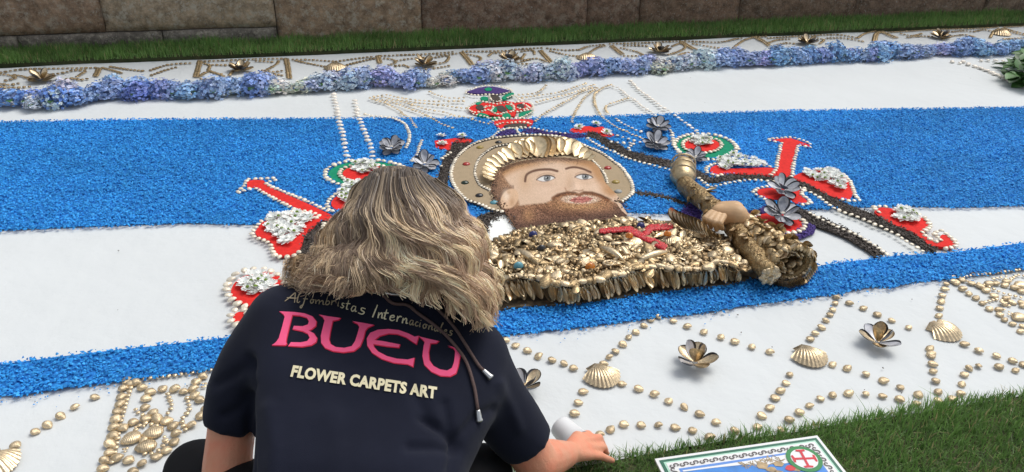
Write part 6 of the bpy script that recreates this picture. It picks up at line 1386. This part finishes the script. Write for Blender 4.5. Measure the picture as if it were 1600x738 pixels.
rim = list(idx[0])+list(idx[1:, -1])+list(idx[-1, -2::-1])+list(idx[-2:0:-1, 0]); rim = np.array(rim); r2 = np.roll(rim, -1); Fr = np.stack([rim, r2, r2+nu*nv, rim+nu*nv], -1)
hair = mkf('hair', np.concatenate([V, Vb]), np.concatenate([Fq, Fb, Fr]), mat('hair_underlayer', (.080, .062, .047), .8, vary=.3, nscale=60), person, smooth=True)
r = np.random.default_rng(21); NCL, PER = 440, 44; N = NCL*PER; SEG = 22
def per(a): return np.repeat(a, PER)
cu = per(np.clip(r.uniform(-.02, 1.02, NCL), 0, 1)); cs0 = per(np.where(r.uniform(0, 1, NCL) < .86, r.uniform(0, .08, NCL), r.uniform(.08, .4, NCL))); clay = per(r.uniform(-.004, .024, NCL))
cph = 2.6*np.sin(cu*5.5)+4*cu+per(r.normal(0, .32, NCL)); cam_ = per(r.uniform(.5, 1.4, NCL)); cwl = per(r.uniform(2.5, 3.1, NCL)); clen = np.minimum(per(np.where(r.uniform(0, 1, NCL) < .75, r.uniform(.88, 1.0, NCL), r.uniform(.68, .9, NCL)))+r.normal(0, .035, N)-np.where(cu < .45, r.uniform(0, .16, N), 0), 1.0); cdr = per(r.normal(0, .06, NCL))
ctone = np.clip(.5+.30*np.sin(cu*61+1.0)*np.sin(cu*23+.4)+.22*np.sin(cu*97)+per(r.normal(0, .20, NCL)), 0, 1); su = r.normal(0, .0175, N); sl = r.normal(0, .005, N); sph = r.normal(0, .14, N); stn = r.normal(0, .07, N); fly = r.uniform(0, 1, N) < np.where(cu < .4, .12, .05); fph = r.uniform(0, 6.28, N); fwl = r.uniform(1.5, 4, N)
VV = np.zeros((N, SEG, 3)); CC = np.zeros((N, SEG, 3)); S = np.linspace(0, 1, SEG)
for k, s in enumerate(S):
    ss = cs0+(clen-cs0)*s*np.where(fly, 1.03, 1); spread = 1-.78*s**2.2
    u = cu+su*spread*(1+1.3*fly*s)+cdr*s*s
    a = hair_at(u, np.minimum(ss, 1)); ov = np.maximum(ss-1, 0)[:, None]; a = a+ov*(hair_at(u, np.ones(N))-hair_at(u, np.full(N, .8)))*5*.6
    out = np.clip(u, -.1, 1.1)-np.clip(u, 0, 1); a[:, 0] += out*110
    amp = 9.5*cam_*np.clip(s*1.5, 0, 1)*(1+.35*s); ph = cph+sph+cwl*2*np.pi*ss**1.05
    tg = hair_at(u, np.minimum(ss+.03, 1))-hair_at(u, np.minimum(ss+.03, 1)-.06); tg = tg[:, :2]/(np.linalg.norm(tg[:, :2], axis=1, keepdims=True)+1e-6); pp = np.stack([-tg[:, 1], tg[:, 0]], 1)
    off = amp*np.sin(ph)+np.where(fly, 7*s*np.sin(fph+fwl*6.28*s), 0)
    a[:, :2] += pp*off[:, None]+r.normal(0, .12, (N, 2))*s; a[:, 2] += .008*cam_*np.cos(ph)*np.clip(s*2, 0, 1)-clay*(1-.6*s)+sl*(1-.5*s)
    VV[:, k] = P_np(a)
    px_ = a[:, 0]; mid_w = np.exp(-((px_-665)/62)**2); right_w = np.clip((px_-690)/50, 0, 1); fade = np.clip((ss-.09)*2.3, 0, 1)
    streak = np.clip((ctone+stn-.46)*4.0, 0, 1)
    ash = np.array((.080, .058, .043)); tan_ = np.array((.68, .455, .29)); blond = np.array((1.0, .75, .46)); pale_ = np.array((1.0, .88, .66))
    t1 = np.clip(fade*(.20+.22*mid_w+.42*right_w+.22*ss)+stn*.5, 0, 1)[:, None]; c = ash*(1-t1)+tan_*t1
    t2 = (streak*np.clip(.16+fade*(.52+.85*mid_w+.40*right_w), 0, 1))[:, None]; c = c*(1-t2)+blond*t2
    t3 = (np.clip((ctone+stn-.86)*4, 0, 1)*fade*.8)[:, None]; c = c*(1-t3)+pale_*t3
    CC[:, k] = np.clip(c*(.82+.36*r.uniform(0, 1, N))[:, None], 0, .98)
# keep the tips on top of the shirt
flat = VV.reshape(-1, 3); px_, py_, zz_ = proj(flat)
low_ = np.where((py_ > 425) & (py_ < 540))[0]; shirt_z = {}
for i in low_:
    key = (int(px_[i]//5), int(py_[i]//5))
    if key not in shirt_z:
        h, nrm, d_ = hit(key[0]*5+2.5, key[1]*5+2.5, 0); shirt_z[key] = None if h is None else (h-CP).dot(CF)
    zs = shirt_z[key]
    if zs is not None and zz_[i] > zs-.006:
        znew = zs-.005-.010*((i//(SEG*PER)*37 % 101)/101)-.003*((i//SEG*53 % 97)/97); flat[i] = np.array(CP)+(flat[i]-np.array(CP))*(znew/zz_[i])
T = np.gradient(VV, axis=1); T /= np.linalg.norm(T, axis=2, keepdims=True)+1e-9
Hc = np.array(HD+Vector((0, .03, -.02))); nrm_ = VV-Hc; nrm_ /= np.linalg.norm(nrm_, axis=2, keepdims=True)
A1_ = np.cross(T, nrm_); A1_ /= np.linalg.norm(A1_, axis=2, keepdims=True)+1e-9; tw = r.normal(0, .5, (N, 1, 1)); A1_ = A1_*np.cos(tw)+nrm_*np.sin(tw)
rad = (.00066*(1-.6*S)**.7+.00010)[None, :, None]*r.uniform(.6, 1.3, (N, 1, 1))
Vh = np.stack([VV-A1_*rad, VV+A1_*rad], 2).reshape(-1, 3)
base = (np.arange(N)[:, None]*SEG+np.arange(SEG-1)[None, :]).ravel()*2
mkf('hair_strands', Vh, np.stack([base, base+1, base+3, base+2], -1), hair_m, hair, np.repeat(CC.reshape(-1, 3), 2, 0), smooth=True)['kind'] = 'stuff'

# white cup by the hand
cup_m = mat('white_plastic', (.78, .78, .77), .45, spec=.4)
B0, B1 = P(873, 664, 1.93), P(902, 692, 1.885)
ax = B1-B0; L_ = ax.length; V, F = lathe(B0, ax, [(.0015, .001), (0, .024), (.003, .0275), (.008, .0285), (L_*.5, .031), (L_, .0345), (L_+.001, .036), (L_+.0005, .0335), (L_*.5, .0295), (.006, .026), (.005, .001)], 32)
cup = mk('cup', V, F, cup_m); tag(cup, 'white plastic cup lying beside the right hand of the crouching person', 'cup')

# ================================================================== printed board on the grass
TL, TR = G(1023, 717, .055), G(1277, 680.5, .055); e = G(1326, 738, .055)
UX = (TR-TL); BW = UX.length; UX.normalize(); UY = (e-TR); UY = (UY-UX*UY.dot(UX)).normalized(); UN = Vector((0, 0, 1)); BHt = BW*.72
tiltq = Quaternion(UX, math.radians(0))
def BD(u, v, z=0): return TL+UX*u*BW+UY*v*BW+UN*z
M.update(b_white=mat('board_white', (.80, .80, .78), .35), b_green=mat('board_green', (.012, .13, .075), .35), b_mint=mat('board_mint', (.42, .72, .55), .4), b_blue=mat('board_blue', (.035, .22, .62), .4, vary=.2, nscale=25), b_ring=mat('emblem_green', (.012, .22, .05), .4), b_red=mat('emblem_red', (.62, .02, .035), .4), b_grey=mat('scroll_ink', (.10, .085, .085), .5), b_tan=mat('print_tan', (.42, .30, .16), .5, vary=.4, nscale=60), b_sky=mat('board_light_blue', (.10, .26, .66), .4))
board = empty('printed_board', BD(.5, .36)); tag(board, 'white framed printed design board lying on the grass at the bottom edge', 'board')
def quadp(name, u0, v0, u1, v1, z, m, thick=None):
    c_ = [BD(u0, v0, z), BD(u1, v0, z), BD(u1, v1, z), BD(u0, v1, z)]
    if thick:
        V = c_+[q-UN*thick for q in c_]; F = [(3, 2, 1, 0), (4, 5, 6, 7)]+[(i, (i+1) % 4, 4+(i+1) % 4, 4+i) for i in range(4)]
        return mk(name, V, F, M[m], board, smooth=False)
    return mk(name, c_, [(3, 2, 1, 0)], M[m], board, smooth=False)
bh = .72
quadp('panel', 0, 0, 1, bh, 0, 'b_white', .006)
for nm, i0, m, z in (('green_border', .018, 'b_green', .0008), ('mint_line', .037, 'b_mint', .0014), ('scroll_band', .047, 'b_white', .0020), ('picture_field', .10, 'b_sky', .0026)):
    quadp(nm, i0, i0, 1-i0, bh-i0, z, m)
def dz(name, poly, z, m):
    vs = [BD(u, v, z) for u, v in poly]; t = tessellate_polygon([[Vector((u, v, 0)) for u, v in poly]]); return mk(name, vs, [q[::-1] for q in t]+[], M[m], board, smooth=False)
VV, FF = [], []
def curl(u, v, s, ang):
    k = len(VV); n_ = 9
    for i in range(n_):
        t = i/(n_-1); a = ang+t*5.2; rr = s*(1-.75*t); c_ = (u+rr*math.cos(a)-s*.3, v+rr*.85*math.sin(a)); wv = s*.24*(1-.4*t)
        VV.extend([BD(c_[0]+wv*math.cos(a), c_[1]+wv*math.sin(a), .0032), BD(c_[0]-wv*math.cos(a), c_[1]-wv*math.sin(a), .0032)])
    for i in range(n_-1): FF.append((k+2*i, k+2*i+1, k+2*i+3, k+2*i+2))
nsc = 30
for i in range(nsc): curl(.075+i*.85/(nsc-1), .0745, .018, i % 2*math.pi)
for j in range(18): curl(.9285, .10+j*.03, .018, j % 2*math.pi+1.5); curl(.0745, .10+j*.03, .018, j % 2*math.pi+1.5)
mk('scroll_pattern', VV, FF, M['b_grey'], board, smooth=False)
dz('white_band', [(.115, .117), (.30, .119), (.50, .117), (.885, .112), (.885, .165), (.70, .175), (.60, .165), (.45, .14), (.30, .132), (.115, .127)], .0032, 'b_white')
dz('blue_band', [(.11, .129), (.30, .134), (.45, .143), (.60, .168), (.70, .178), (.89, .168), (.89, .44), (.11, .44)], .0035, 'b_blue')
random.seed(12)
VV, FF = [], []
for i in range(70):
    u, v = random.uniform(.45, .88), random.uniform(.118, .17); a = random.uniform(0, 3.1); k = len(VV); L_ = random.uniform(.008, .022); wv = .0022
    for su_, sv_ in ((-1, -1), (1, -1), (1, 1), (-1, 1)): VV.append(BD(u+su_*L_*math.cos(a)-sv_*wv*math.sin(a), v+su_*L_*math.sin(a)+sv_*wv*math.cos(a), .0039))
    FF.append((k+3, k+2, k+1, k))
mk('plume_pattern', VV, FF, M['b_tan'], board, smooth=False)
for u, v, s, m in ((.255, .27, .028, 'b_red'), (.30, .285, .014, 'b_tan'), (.44, .275, .026, 'b_tan'), (.56, .23, .035, 'b_tan'), (.60, .265, .03, 'b_tan'), (.655, .235, .03, 'b_tan'), (.705, .275, .03, 'b_red'), (.735, .29, .02, 'b_tan'), (.625, .30, .03, 'b_tan')):
    dz('print_shape', [(u+s*random.uniform(.7, 1.2)*math.cos(t), v-.06+s*.8*random.uniform(.6, 1.2)*math.sin(t)) for t in np.linspace(0, 6.28, 11)[:-1]], .0042+s*.01, m)
ec = G(1256, 719.5, .055)-TL; eu, ev_ = ec.dot(UX)/BW, ec.dot(UY)/BW
E_ = lambda r_: [(eu+r_*math.cos(t), ev_+r_*math.sin(t)) for t in np.linspace(0, 2*math.pi, 41)[:-1]]
dz('emblem_ring', E_(.098), .0050, 'b_ring'); dz('emblem_disc', E_(.074), .0056, 'b_white')
ca = math.radians(8)
for k in range(4):
    a = ca+k*math.pi/2; c_, s_ = math.cos(a), math.sin(a)
    arm = [(.0, -.0075), (.052, -.0075), (.056, -.028), (.068, -.024), (.068, .024), (.056, .028), (.052, .0075), (.0, .0075)]
    dz('emblem_cross', [(eu+x*c_-y*s_, ev_+x*s_+y*c_) for x, y in arm], .0060+.0002*k, 'b_red')
bpy.context.view_layer.update()
